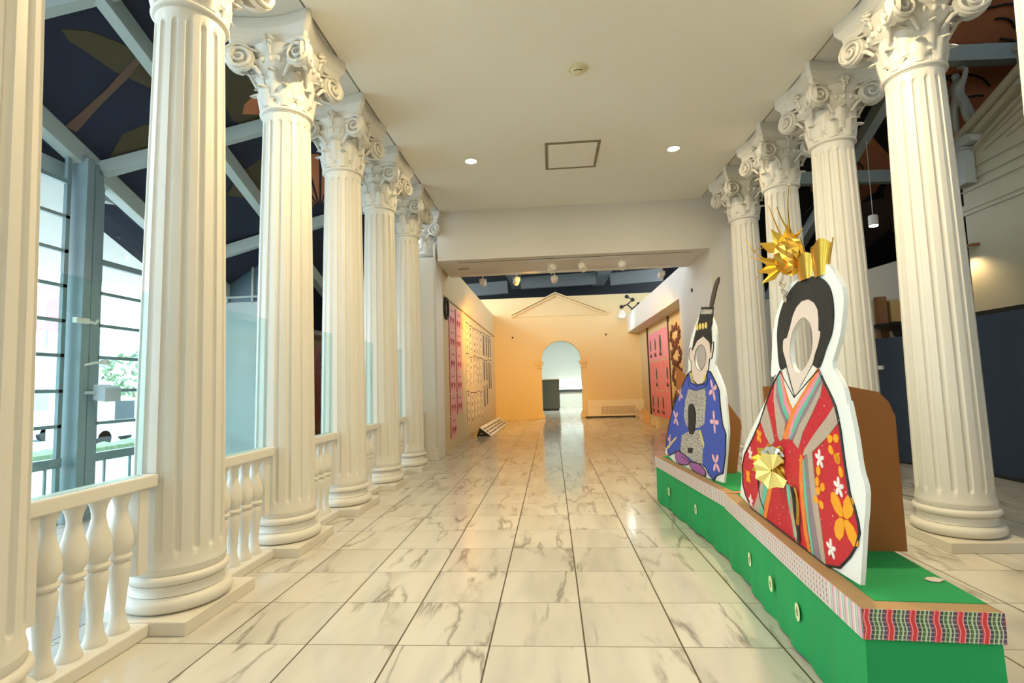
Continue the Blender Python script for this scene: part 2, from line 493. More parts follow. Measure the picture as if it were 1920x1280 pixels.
# room beyond the arch
struct(box('wall_beyond', (-6, 33.5, 0), (9, 33.7, 7), 'greyroom'))
struct(box('ceiling', (-6, 21.3, 5.5), (9, 33.7, 5.7), 'greyroom'))
struct(box('wall_beyond_left', (-6.2, 21.3, 0), (-6, 33.5, 5.5), 'greyroom'))
struct(box('wall_beyond_right', (9, 21.3, 0), (9.2, 33.5, 5.5), 'greyroom'))

# dark roof over the alcove, with beams
struct(box('ceiling', (-9, 8.5, 9.2), (9, 36, 9.4), 'dark_roof'))
struct(box('wall_roof_end', (-9, 30.5, 5.7), (9, 30.6, 9.2), 'dark_roof'))
for i, (xx, y0, y1) in enumerate(((-1.95, 11, 30.4), (3.35, 11, 30.4))):
    struct(box('beam_%d' % (1 + i), (xx, y0, 7.9), (xx + .75, y1, 8.35), 'mid_roof'))
for i, (x0, x1, yy, z0, h) in enumerate(((-8, -2.0, 27.5, 7.25, .75), (-1.2, 3.3, 27.5, 7.7, .7), (4.15, 8.8, 27.5, 7.7, .7))):
    struct(MB().bar((x0, yy, z0), (x1, yy, z0 + (.25 if i != 1 else .1)), .3, h).build('beam_%d' % (3 + i), M['mid_roof']))

# ------------------------------------------------------------------ left side hall
def rl(x, y): return 9.93 + .6 * x - .408 * y
m = MB()
q = [(-6.6, -9), (-3.1, -9), (-3.1, 10), (-6.6, 10)]
m.add([(x, y, rl(x, y)) for x, y in q] + [(x, y, rl(x, y) + .15) for x, y in q], [(0, 1, 2, 3), (7, 6, 5, 4), (0, 4, 5, 1), (1, 5, 6, 2), (2, 6, 7, 3), (3, 7, 4, 0)])
roofl = struct(m.build('ceiling', M['navy']))
def paint(pts, matn, roof, fz, name, off=.012):
    m = MB(); n = len(pts)
    m.add([(x, y, fz(x, y) - off) for x, y in pts] + [(x, y, fz(x, y) + .01) for x, y in pts],
          [tuple(range(n))[::-1], tuple(range(n, 2 * n))] + [(i, (i + 1) % n, n + (i + 1) % n, n + i) for i in range(n)])
    return m.build(name, M[matn], roof)
paint([(-5.19, 1.99), (-4.99, 2.14), (-4.83, 2.35), (-4.74, 2.52), (-4.59, 2.61), (-4.55, 3.0), (-4.79, 3.06), (-5.05, 2.59), (-5.14, 2.3), (-5.21, 2.11)], 'olive', roofl, rl, 'painted_leaf')
paint([(-5.89, 2.78), (-5.54, 2.74), (-5.25, 2.70), (-4.94, 2.63), (-4.67, 2.58), (-4.61, 2.62), (-5.0, 2.73), (-5.42, 2.80), (-5.85, 2.90)], 'bark', roofl, rl, 'painted_branch', .016)
paint([(-5.65, 3.30), (-5.47, 3.22), (-5.18, 3.28), (-5.0, 3.5), (-5.33, 3.62), (-5.83, 3.40)], 'olive', roofl, rl, 'painted_leaf')
paint([(-3.94, 3.15), (-3.84, 3.36), (-3.3, 3.5), (-3.3, 4.2), (-3.75, 4.5), (-4.01, 4.29), (-4.27, 3.86), (-4.22, 3.59)], 'olive', roofl, rl, 'painted_leaf')
paint([(-4.11, 3.86), (-4.02, 3.77), (-3.87, 3.74), (-3.6, 3.8), (-3.6, 4.1), (-3.9, 4.02)], 'orange', roofl, rl, 'painted_petal', .018)
paint([(-4.95, 4.79), (-4.61, 4.61), (-4.2, 4.6), (-4.2, 5.1), (-4.7, 5.1)], 'olive', roofl, rl, 'painted_leaf')
for k in range(7):
    a = .3 + k * .33
    cx_, cy_ = -3.9, 6.0
    p1, p2 = (cx_ + .75 * math.cos(a), cy_ - 1.1 * math.sin(a)), (cx_ + .75 * math.cos(a + .27), cy_ - 1.1 * math.sin(a + .27))
    paint([(cx_ + .1 * math.cos(a), cy_ - .1 * math.sin(a)), p1, p2], 'orange', roofl, rl, 'painted_petal', .014)
def beam(name, a, b, wd=.16, ht=.2, m_='steel'): return struct(MB().bar(a, b, wd, ht).build(name, M[m_], bevel=.006))
n_ = 6
def below(x, y, d=.13): return (x, y, rl(x, y) - d)
for xx in (-4.58,):
    beam('beam_%d' % n_, below(xx, -8.8), below(xx, 9.8), .16, .24); n_ += 1
beam('beam_%d' % n_, below(-5.98, -8.8, .1), below(-5.98, 9.8, .1), .18, .26); n_ += 1
for (xa, ya, xb, yb) in ((-5.9, 1.45, -3.15, 2.3), (-5.9, 3.37, -3.15, 4.4), (-5.9, 5.42, -3.15, 6.5), (-5.9, -.5, -3.15, .3)):
    beam('beam_%d' % n_, below(xa, ya, .12), below(xb, yb, .12), .15, .2); n_ += 1
# window wall
win_y = [-8.8, -5.6, -2.4, .8, 3.08, 6.25]
posts_y = [-5.7, -2.5, .7, 3.18]
bars_z = [1.27, 1.73, 2.2, 2.66, 3.13, 3.6, 4.07]
def zeave(y): return rl(-6, y) - .2
wi = 1
for k in range(5):
    y0, y1 = win_y[k] + .09, win_y[k + 1] - .09
    if k == 3: y1 = 2.98
    if k == 4: y0 = 3.46
    fr = MB()
    fr.bar((-6, y0, .80), (-6, y1, .80), .10, .12)
    for z in bars_z:
        if z < min(zeave(y0), zeave(y1)): fr.bar((-6, y0, z), (-6, y1, z), .05, .045)
    ztop = min(zeave(y0), zeave(y1))
    for yy in (y0 + .025, y1 - .025): fr.bar((-6, yy, 0.0), (-6, yy, zeave(yy)), .05, .06)
    # opening sashes high up
    z_a, z_b = 4.07 if ztop > 4.7 else 3.6, min(4.55, ztop - .05)
    fr.bar((-6, y0, z_b), (-6, y1, z_b), .07, .06)
    fr.bar((-6, y0 + (y1 - y0) * .62, z_a), (-6, y0 + (y1 - y0) * .62, z_b), .06, .05)
    for q_ in range(6): fr.bar((-6, y0 + (y1 - y0) * (q_ + .5) / 6, 0), (-6, y0 + (y1 - y0) * (q_ + .5) / 6, .76), .025, .025)
    wo = struct(fr.build('window_%d' % wi, M['winsteel'])); wi += 1
    pn = MB(); pn.add([(-6.0, y0, 0), (-6.0, y1, 0), (-6.0, y1, zeave(y1)), (-6.0, y0, zeave(y0)), (-6.01, y0, 0), (-6.01, y1, 0), (-6.01, y1, zeave(y1)), (-6.01, y0, zeave(y0))],
                      [(0, 1, 2, 3), (7, 6, 5, 4), (0, 4, 5, 1), (1, 5, 6, 2), (2, 6, 7, 3), (3, 7, 4, 0)])
    pn.build('window_glass', M['pane'], wo)
for k, yy in enumerate(posts_y):
    p = MB().box((-6.12, yy - .14, 0), (-5.80, yy - .02, zeave(yy) + .1)).box((-6.05, yy + .06, 0), (-5.87, yy + .2, zeave(yy) + .1)).box((-5.99, yy - .03, 0), (-5.93, yy + .07, zeave(yy)))
    struct(p.build('post_%d' % (k + 1), M['winsteel'], bevel=.008))
# pale partition with a glazed gallery above, closing the left hall
struct(box('wall_gallery', (-5.95, 6.3, 0), (-4.3, 6.45, 3.34), 'paleblue'))
gl = MB().box((-5.95, 6.32, 3.34), (-4.3, 6.42, 3.42)).box((-5.95, 6.32, 4.2), (-4.3, 6.42, 4.27)).box((-5.95, 6.30, 3.50), (-4.3, 6.44, 3.54))
for xx in (-5.93, -5.4, -4.86, -4.33): gl.box((xx - .02, 6.32, 3.4), (xx + .02, 6.42, 4.25))
gw = struct(gl.build('window_6', M['steel']))
box('gallery_pane', (-5.94, 6.36, 3.42), (-4.32, 6.38, 4.22), 'gallery', gw)
struct(box('wall_hall_end', (-6.2, 9.9, 0), (-2.5, 10.0, 5), 'dark_roof'))
struct(box('wall_hall_low', (-4.3, 7.2, 0), (-2.55, 7.3, 1.15), 'paleblue'))
struct(box('wall_hall_side', (-6.2, 6.4, 0), (-6.0, 10, 4.3), 'dark_roof'))
struct(box('wall_fascia_left', (-3.12, -9, 5.9), (-3.08, 10, 8.6), 'dark_roof'))
struct(box('ceiling', (-3.1, -9, 11.4), (12.8, 8.5, 11.6), 'dark_roof'))

# ------------------------------------------------------------------ right side hall
def rr(x, y): return 11.5 - .45 * y
m = MB()
q = [(4.9, 4.2), (13, 4.2), (13, 16), (4.9, 16)]
m.add([(x, y, rr(x, y)) for x, y in q] + [(x, y, rr(x, y) + .15) for x, y in q], [(0, 1, 2, 3), (7, 6, 5, 4), (0, 4, 5, 1), (1, 5, 6, 2), (2, 6, 7, 3), (3, 7, 4, 0)])
roofr = struct(m.build('ceiling', M['dark_roof']))
struct(box('ceiling', (4.9, -9, 9.6), (13, 4.4, 9.7), 'dark_roof'))
paint([(8.2, 6.0), (12, 6.0), (12, 8.2), (11.6, 8.6), (11.0, 9.2), (10.3, 9.6), (9.2, 9.0), (8.2, 8.6)], 'orange', roofr, rr, 'painted_robe')
paint([(7.2, 9.6), (8.4, 9.3), (9.3, 10.0), (9.4, 11.0), (9.0, 11.6), (8.2, 11.3), (7.6, 10.8)], 'orange', roofr, rr, 'painted_robe')
paint([(8.4, 11.6), (9.8, 11.2), (10.6, 12.4), (10.4, 13.2), (9.4, 12.8)], 'bark', roofr, rr, 'painted_robe')
paint([(9.4, 9.6), (11.2, 9.9), (12.4, 11.5), (10.8, 12.6), (9.6, 11.0)], 'bark', roofr, rr, 'painted_robe')
def strokes(seq, roof, fz):
    m = MB()
    for pts in seq:
        m.tube([(x, y, fz(x, y) - .02) for x, y in pts], .022, 5)
    m.build('painted_outline', M['black'], roof)
sq = []
for k in range(13):
    x0 = 8.3 + R.random() * 3.0; y0 = 6.4 + R.random() * 2.6
    a = R.random() * 1.2 - .9; ln = .5 + R.random() * .8
    sq.append([(x0 + ln * t * math.cos(a + .5 * t), y0 + ln * t * math.sin(a + .5 * t)) for t in (0, .25, .5, .75, 1)])
for k in range(12):
    x0 = 7.6 + R.random() * 2.2; y0 = 9.6 + R.random() * 2.8
    a = R.random() * 2.4 - .4; ln = .4 + R.random() * .7
    sq.append([(x0 + ln * t * math.cos(a + .8 * t), y0 + ln * t * math.sin(a + .8 * t)) for t in (0, .25, .5, .75, 1)])
strokes(sq, roofr, rr)
def belowr(x, y, d=.16): return (x, y, rr(x, y) - d)
beam('beam_%d' % n_, belowr(5.0, 7.2), belowr(12.8, 7.45), .24, .34); n_ += 1
beam('beam_%d' % n_, belowr(5.0, 10.15), belowr(12.8, 10.45), .2, .32); n_ += 1
beam('beam_%d' % n_, belowr(7.95, 4.4), belowr(8.2, 15.5), .22, .3); n_ += 1
struct(box('wall_right_end', (4.76, 16, 0), (13, 16.2, 6), 'dark_roof'))
struct(box('wall_right_outer', (12.8, -9, 0), (13, 16, 9.7), 'dark_roof'))
struct(box('wall_fascia_right', (5.0, -9, 5.9), (5.04, 10, 11.4), 'dark_roof'))
# temple-like facade with raking cornice
m = MB()
prof = [(-9, 0), (7.62, 0), (7.62, 6.0), (3.2, 7.75), (-9, 3.1 + 3.0)]
m.prism(prof, lambda a, b, t: (t, a, b), 9.0, 9.3)
struct(m.build('wall_temple', M['temple']))
m = MB()
m.bar((8.95, 7.72, 6.02), (8.95, 3.2, 7.82), .2, .12); m.bar((8.9, 7.78, 6.16), (8.9, 3.2, 7.96), .3, .1)
m.bar((8.97, 7.62, 5.86), (8.97, 3.2, 7.62), .1, .05)
struct(m.build('trim_13', M['temple'], bevel=.01))
m = MB()
m.box((8.93, -9, 4.86), (9.0, 7.62, 4.98)); m.box((8.96, -9, 4.78), (9.0, 7.62, 4.86))
for z in (5.25, 5.45, 5.68): m.box((8.965, -9, z), (9.0, 7.62, z + .025))
for k in range(4): m.bar((8.985, 7.5 - k * .5, 5.9 + k * .02), (8.985, 3.2, 7.2 - k * .3), .03, .03)
struct(m.build('trim_14', M['temple']))
struct(box('trim_15', (8.9, 3.9, 2.66), (9.0, 7.65, 2.80), 'black'))
struct(MB().prism([(5.2, 0), (9.0, 0), (9.0, 4.35), (5.2, 3.35)], lambda a, b, t: (a, t, b), 9.0, 9.15).build('wall_right_back', M['white']))

# ================================================================== COLUMNS
def shaft_mb(z0=.40, z1=4.72, r0=.306, r1=.250, nf=16, depth=.024, hwm=.027):
    offs = [-.5, -.36]
    A = 2 * PI / nf
    zs = [z0, z0 + .05]
    ring = []
    fl_b, fl_t = z0 + .10, z1 - .10
    e = .05
    for t in (0, .15, .4, .7, 1): ring.append((fl_b + e * t))
    for k in range(1, 12): ring.append(fl_b + e + (fl_t - fl_b - 2 * e) * k / 12)
    for t in (1, .7, .4, .15, 0): ring.append(fl_t - e * t)
    zs += ring + [z1 - .04, z1]
    vs = []; fs = []
    us = [-1, -.8, -.5, 0, .5, .8, 1]      # across a flute
    per = []
    def hw(r): return hwm / r
    for z in zs:
        t = (z - z0) / (z1 - z0)
        r = r0 + (r1 - r0) * (t ** 1.5)
        if z == z0: r += .012
        if z == z1: r += .006
        row = []
        for k in range(nf):
            c = (k + .5) * A
            angs = [(c + u * hw(r), u) for u in us] + [(c + A / 2 * .72, None), (c + A - hw(r) - (A / 2 * .28 + 0), None)]
            angs = angs[:8]
            for a, u in angs:
                d = 0
                if u is not None and fl_b - 1e-9 <= z <= fl_t + 1e-9:
                    ez = 0
                    if z < fl_b + e: ez = (fl_b + e - z) / e
                    if z > fl_t - e: ez = (z - (fl_t - e)) / e
                    q2 = 1 - u * u - ez * ez
                    d = depth * math.sqrt(q2) if q2 > 0 else 0
                row.append((math.cos(a) * (r - d), math.sin(a) * (r - d), z))
        vs += row
        n = len(row)
    for i in range(len(zs) - 1):
        for k in range(n):
            k2 = (k + 1) % n
            fs.append((i * n + k, i * n + k2, (i + 1) * n + k2, (i + 1) * n + k))
    fs.append(tuple(range(n))[::-1]); fs.append(tuple((len(zs) - 1) * n + k for k in range(n)))
    return MB().add(vs, fs)
def torus_prof(rc, zc, r, n=8):
    return [(rc + r * math.cos(a), zc + r * math.sin(a)) for a in [(-PI / 2 + PI * k / n) for k in range(n + 1)]]
def base_mb():
    prof = [(.26, .095)] + torus_prof(.318, .150, .054) + [(.325, .210), (.316, .222), (.308, .245), (.312, .268), (.322, .278)] + torus_prof(.312, .316, .034) + [(.318, .356), (.316, .402), (.26, .402)]
    return MB().lathe(prof, 48)
def spiral(cx, cz, r, turns, seg, sgn=1):
    pts = []
    for k in range(seg + 1):
        t = k / seg
        a = PI / 2 - sgn * turns * 2 * PI * t
        rad = r * (1 - t) ** .9 + .008
        pts.append((cx + rad * math.cos(a), cz + rad * math.sin(a), rad))
    return pts
def volute_mb(ang, side):
    """one scroll standing on the face at angle ang, near the corner on the given side"""
    m = MB()
    n = Vector((math.cos(ang), math.sin(ang), 0)); tdir = Vector((-math.sin(ang), math.cos(ang), 0)) * side
    tw = .45      # turned outward to the corner
    n2 = (n * math.cos(tw) + -tdir * 0 + tdir * 0).normalized()
    nn = (n * math.cos(.25) - tdir * math.sin(.25)).normalized()   # scroll plane normal
    td = (tdir * math.cos(.25) + n * math.sin(.25)).normalized()
    cen = n * .425 + tdir * .345
    zc = 5.205; rr_ = .158
    # disc behind the spiral
    seg = 20
    ring0 = [cen + nn * .0 + td * (rr_ * math.cos(2 * PI * k / seg)) + Vector((0, 0, zc + rr_ * 1.05 * math.sin(2 * PI * k / seg))) for k in range(seg)]
    ring1 = [p - nn * .055 for p in ring0]
    m.add(ring0 + ring1, [tuple(range(seg)), tuple(range(seg, 2 * seg))[::-1]] + [(k, (k + 1) % seg, seg + (k + 1) % seg, seg + k) for k in range(seg)])
    # raised spiral that starts on the inner side under the abacus
    pts = [cen - td * .24 + Vector((0, 0, zc + .075)) - nn * .02, cen - td * .12 + Vector((0, 0, zc + .105)) - nn * .005]
    rad = [.012, .018]
    N_ = 30
    for k in range(N_ + 1):
        t = k / N_
        a = PI / 2 - 2 * PI * 2.1 * t
        q = rr_ * (1 - t) ** .85 + .006
        pts.append(cen + td * (q * math.cos(a)) + Vector((0, 0, zc + q * math.sin(a))) + nn * (.012 + .02 * t)); rad.append(.026 - .010 * t)
    m.tube(pts, rad, 6)
    # tapering stalk under the scroll
    m.tube([n * .31 + tdir * .12 + Vector((0, 0, 4.98)), n * .345 + tdir * .2 + Vector((0, 0, 5.10)), cen - nn * .03 + Vector((0, 0, zc - .06))], [.020, .026, .034], 7)
    return m
def leaf_mb(ang, r0, z0, h, wd, curl):
    """acanthus leaf hugging the bell and curling out at the tip, with lobed edges and a mid rib"""
    m = MB(); nu, nv = 6, 9
    er = Vector((math.cos(ang), math.sin(ang), 0)); et = Vector((-math.sin(ang), math.cos(ang), 0))
    vs = []
    for layer in (0, 1):
        for j in range(nv + 1):
            t = j / nv
            # path
            if t < .72: out = .02 + .05 * t; z = z0 + h * t / .72 * .93
            else:
                s_ = (t - .72) / .28; a = s_ * 2.3
                out = .056 + curl * (1 - math.cos(a)) * .5 + .02 * s_; z = z0 + h * .93 + curl * .55 * math.sin(a) - .03 * s_ * s_
            lobe = 1 + .20 * math.cos(t * 18.0)
            w_ = wd * (.62 + .5 * math.sin(PI * min(1, t * .95 + .12))) * lobe * (1 if t < .8 else 1 - (t - .8) * 2.2)
            for i in range(nu + 1):
                u = i / nu * 2 - 1
                rad = r0 + out + .022 * (1 - abs(u)) - .028 * u * u + (.008 if i % 2 == 0 else -.004) - layer * .02
                vs.append(er * rad + et * (u * w_) + Vector((0, 0, z)))
    n1 = (nu + 1) * (nv + 1); fs = []
    idx = lambda l, j, i: l * n1 + j * (nu + 1) + i
    for j in range(nv):
        for i in range(nu):
            fs.append((idx(0, j, i), idx(0, j, i + 1), idx(0, j + 1, i + 1), idx(0, j + 1, i)))
            fs.append((idx(1, j, i), idx(1, j + 1, i), idx(1, j + 1, i + 1), idx(1, j, i + 1)))
        fs.append((idx(0, j, 0), idx(0, j + 1, 0), idx(1, j + 1, 0), idx(1, j, 0)))
        fs.append((idx(0, j, nu), idx(1, j, nu), idx(1, j + 1, nu), idx(0, j + 1, nu)))
    for i in range(nu):
        fs.append((idx(0, 0, i), idx(1, 0, i), idx(1, 0, i + 1), idx(0, 0, i + 1)))
        fs.append((idx(0, nv, i), idx(0, nv, i + 1), idx(1, nv, i + 1), idx(1, nv, i)))
    return m.add(vs, fs)
def abacus_mb():
    def outline(half, cham, dip):
        P_ = []
        for k in range(4):
            a = k * PI / 2
            ca, sa = math.cos(a), math.sin(a)
            for t in range(9):
                u = -1 + 2 * t / 8
                y = u * (half - cham)
                x = half - dip * (1 - u * u)
                P_.append((x * ca - y * sa, x * sa + y * ca))
        return P_
    m = MB()
    lay = [(.455, .035, .10, 5.36), (.47, .035, .10, 5.40), (.47, .035, .10, 5.44), (.495, .04, .10, 5.47), (.53, .04, .10, 5.54), (.53, .04, .10, 5.688)]
    vs = []; n = 36
    for h, c, d, z in lay: vs += [(x, y, z) for x, y in outline(h, c, d)]
    fs = []
    for i in range(len(lay) - 1):
        for k in range(n): fs.append((i * n + k, i * n + (k + 1) % n, (i + 1) * n + (k + 1) % n, (i + 1) * n + k))
    fs.append(tuple(range(n))[::-1]); fs.append(tuple((len(lay) - 1) * n + k for k in range(n)))
    return m.add(vs, fs)
def squash(m):
    m.v = [(v[0] * .95, v[1] * .95, 5.688 - (5.688 - v[2]) * .87) for v in m.v]
    return m
def capital_parts(col):
    bell = MB().lathe([(.25, 4.56), (.278, 4.565)] + torus_prof(.276, 4.60, .026) + [(.268, 4.63), (.262, 4.70), (.272, 4.9), (.305, 5.05)] +
                      [(.335, 5.09), (.372, 5.13), (.392, 5.18), (.385, 5.22), (.36, 5.24), (.40, 5.30), (.42, 5.37), (.30, 5.37)], 40)
    # egg row round the echinus, bead row below it
    for k in range(24):
        a = 2 * PI * k / 24
        bell.lathe([(.004, -.040), (.022, -.028), (.030, 0), (.022, .028), (.004, .036)], 8, (math.cos(a) * .385, math.sin(a) * .385, 5.175))
    cap = squash(bell).build('capital', M['white'], col, smooth=True, angle=50)
    for k in range(8): squash(leaf_mb(k * PI / 4 + PI / 8, .255, 4.63, .24, .088, .07)).build('leaf', M['white'], cap, smooth=True, angle=60)
    for k in range(8): squash(leaf_mb(k * PI / 4, .262, 4.74, .32, .088, .075)).build('leaf', M['white'], cap, smooth=True, angle=60)
    for k in range(4):
        for s_ in (-1, 1): squash(volute_mb(k * PI / 2, s_)).build('volute', M['white'], cap, smooth=True, angle=60)
    for k in range(4):      # flower in the middle of each face
        a = k * PI / 2; c = Vector((math.cos(a), math.sin(a), 0)) * .425; t_ = Vector((-math.sin(a), math.cos(a), 0))
        m = MB()
        for j in range(6):
            b = j * PI / 3
            d = t_ * math.cos(b) * .05 + Vector((0, 0, math.sin(b) * .055))
            m.tube([c + Vector((0, 0, 5.40)) - Vector((math.cos(a), math.sin(a), 0)) * .01, c + d * .8 + Vector((0, 0, 5.40)) + Vector((math.cos(a), math.sin(a), 0)) * .03, c + d * 1.3 + Vector((0, 0, 5.40))], [.012, .026, .01], 6)
        m.tube([c + Vector((0, 0, 5.38)), c * .93 + Vector((0, 0, 5.24))], [.03, .012], 6)
        squash(m).build('flower', M['white'], cap, smooth=True, angle=60)
    squash(abacus_mb()).build('abacus', M['white'], cap, bevel=.006)
    return cap
LX, RX = -2.465, 4.365
col0 = thing('column', 'tall white fluted column cut off by the left edge, nearest of the left row', 'column', (LX, -1.08, 0), group='fluted columns')
MB().box((-.365, -.42, 0), (.365, .42, .095)).build('plinth', M['plinth'], col0, bevel=.006)
base_mb().build('base', M['white'], col0, smooth=True, angle=50)
shaft_mb().build('shaft', M['white'], col0, smooth=True, angle=50)
capital_parts(col0)
LY = [.51, 2.10, 3.70, 5.30, 6.97]
Ll = ['largest fluted column with base in full view, lower left, right of the big window',
      'fluted column just behind the largest left one, scrolled capital full in view at top left',
      'third fluted column back on the left, between two narrow glass panels',
      'fourth full fluted column back on the left, slim in the distance',
      'farthest round column of the left row, next to the square pilaster']
for y, l in zip(LY, Ll): dup(col0, (LX, y, 0), label=l)
Ry = [.56, 2.12, 3.72, 5.30, 6.95]
Rl = ['white fluted column only just entering at the right edge of the picture',
      'largest right-hand fluted column, base and plinth in full view behind the nearer display stand',
      'right-hand fluted column seen just behind the face hole figure in red, second largest',
      'right-hand fluted column behind the golden crown ornament',
      'farthest column of the right row, beside the plain wall and above the blue figure']
for y, l in zip(Ry, Rl): dup(col0, (RX, y, 0), label=l)
# square pilaster closing the left row
pil = thing('pilaster', 'square white pilaster at the end of the left column row beside the opening', 'pilaster', (LX, 8.56, 0))
MB().box((-.40, -.42, 0), (.345, .3, .2)).box((-.37, -.39, .2), (.345, .3, .26)).build('base', M['white'], pil, bevel=.012)
MB().box((-.34, -.36, .26), (.34, .3, 4.62)).build('shaft', M['white'], pil, bevel=.006)
c_src = [c for c in kids(col0) if c.name.startswith('capital')][0]
dup(c_src, None, parent=pil)

# ------------------------------------------------------------------ balustrade bays
BX = -2.49
def baluster_mb(y):
    pr = [(.068, .085), (.070, .10), (.058, .125), (.046, .17), (.040, .22), (.046, .30), (.056, .40), (.064, .48), (.066, .525), (.056, .54), (.052, .546), (.068, .552),
          (.075, .57), (.068, .588), (.054, .592), (.056, .60), (.070, .618), (.078, .655), (.078, .69), (.068, .75), (.050, .82), (.040, .87), (.040, .90), (.048, .94), (.062, .975), (.064, .995)]
    return MB().lathe(pr, 22, (0, y, 0))
bal0 = thing('balustrade', 'low white balustrade with turned balusters in front of the big window, nearest bay', 'balustrade', (BX, -.285, 0), group='balustrade bays')
hl = .80 - .315
MB().box((-.10, -.385, 0), (.13, .385, .085)).build('base_rail', M['white'], bal0, bevel=.01)
MB().box((-.075, -hl, .99), (.085, hl, 1.078)).build('top_rail', M['white'], bal0, bevel=.01)
for y in (-.26, -.087, .087, .26): baluster_mb(y).build('baluster', M['white'], bal0, smooth=True, angle=40)
for s_ in (-1, 1): MB().box((-.05, s_ * .40 - .045, .40), (.055, s_ * .40 + .045, .99)).build('half_post', M['white'], bal0, bevel=.008)
MB().box((.028, -.395, 1.078), (.038, .395, 2.39)).build('glass_panel', M['glass'], bal0)
for y, l in ((1.305, 'low white balustrade bay with a tall glass panel, second from the near end'),
             (2.90, 'balustrade bay with glass panel between the second and third full columns of the left row'),
             (4.50, 'balustrade bay with glass panel between the third and fourth full columns of the left row'),
             (6.135, 'narrow-looking balustrade bay before the farthest round column on the left'),
             (7.76, 'last balustrade bay, touching the square pilaster')):
    o = dup(bal0, (BX, y, 0), label=l)
    if y > 7: o.location.y = 7.735; o.scale.y = .9

# ================================================================== DISPLAY STANDS
def stand(loc, rz, label, w_=.56, l_=2.41):
    t = thing('display_stand', label, 'display stand', loc, rz, 'green cloth display stands')
    # local x = away from the hall, y = along the stand
    m = MB()
    n = 60
    vs = []
    path = []
    for k in range(n + 1): path.append((.012, l_ * k / n))
    for k in range(1, 9): path.append((.012 + (w_ - .024) * k / 8, l_ - .008))
    for k in range(1, n + 1): path.append((w_ - .012, l_ * (1 - k / n)))
    for k in range(1, 8): path.append((w_ - .012 - (w_ - .024) * k / 8, .008))
    N_ = len(path)
    zl = [.592, .46, .3, .12, 0.0]
    for j, z in enumerate(zl):
        for k, (x, y) in enumerate(path):
            wv = (1 - z / .6) * .012 * (math.sin(y * 9) + .6 * math.sin(y * 23 + 1) + .8)
            dx = -wv if x < w_ / 2 else wv
            zz = z if j < 4 else .004 + .010 * (1 + math.sin(y * 7 + 2))
            vs.append((x + dx, y, zz))
    fs = []
    for j in range(4):
        for k in range(N_):
            k2 = (k + 1) % N_
            fs.append((j * N_ + k, j * N_ + k2, (j + 1) * N_ + k2, (j + 1) * N_ + k))
    fs.append(tuple(range(N_)))
    m.add(vs, fs)
    m.box((.10, .09, .592), (w_ + .004, l_ - .02, .603))
    m.build('cloth', M['felt'], t, smooth=True, angle=40)
    MB().box((0, 0, .594), (.105, l_, .600)).box((.105, 0, .594), (w_ + .005, .10, .600)).build('cardboard_rim', M['card'], t)
    b = MB()
    b.box((-.004, -.004, .470), (.002, l_ + .002, .6005)).box((-.004, -.004, .470), (w_ + .006, .002, .6005))
    b.box((w_ + .002, -.004, .50), (w_ + .008, .12, .6))
    b.build('paper_band', STR, t)
    return t
STR = stripes_mat('washi_band')
def sticker(parent, y, z):
    m = MB(); n = 24
    vs = [(-.006 - .002, y + .036 * math.cos(2 * PI * k / n), z + .052 * math.sin(2 * PI * k / n)) for k in range(n)]
    m.add(vs + [(x - .002, a, b) for x, a, b in vs], [tuple(range(n)), tuple(range(n, 2 * n))[::-1]] + [(k, (k + 1) % n, n + (k + 1) % n, n + k) for k in range(n)])
    s = m.build('sticker', M['sticker'], parent)
    m = MB(); r_ = .016
    vs = [(-.0105, y + r_ * (1 + .3 * math.cos(5 * 2 * PI * k / n)) * math.cos(2 * PI * k / n), z + 1.4 * r_ * (1 + .3 * math.cos(5 * 2 * PI * k / n)) * math.sin(2 * PI * k / n)) for k in range(n)]
    m.add(vs + [(x - .001, a, b) for x, a, b in vs], [tuple(range(n)), tuple(range(n, 2 * n))[::-1]] + [(k, (k + 1) % n, n + (k + 1) % n, n + k) for k in range(n)])
    m.build('emblem', M['sticker_c'], s)
st1 = stand((1.794, -.884, 0), -.0756, 'nearer green cloth display stand with striped paper edging, carrying the figure in red')
for y, z in ((1.70, .255), (1.23, .250), (.766, .262)): sticker(st1, y, z)
st2 = stand((1.99, 1.535, 0), .0661, 'farther green cloth display stand with pale pink edging, carrying the figure in blue')
for y, z in ((1.80, .25), (.82, .265)): sticker(st2, y, z)
m = MB(); m.prism([(-.04, 0), (-.005, .02), (.03, .015), (.045, -.01), (.01, -.02), (-.02, -.015)], lambda a, b, t: (2.321 + a, -.563 + b * 1.6, t + .1 * abs(a)), .604, .608)
tag(m.build('paper_scrap', M['skin']), 'tiny pale pink paper scrap lying on the green cloth of the nearer stand', 'paper scrap')

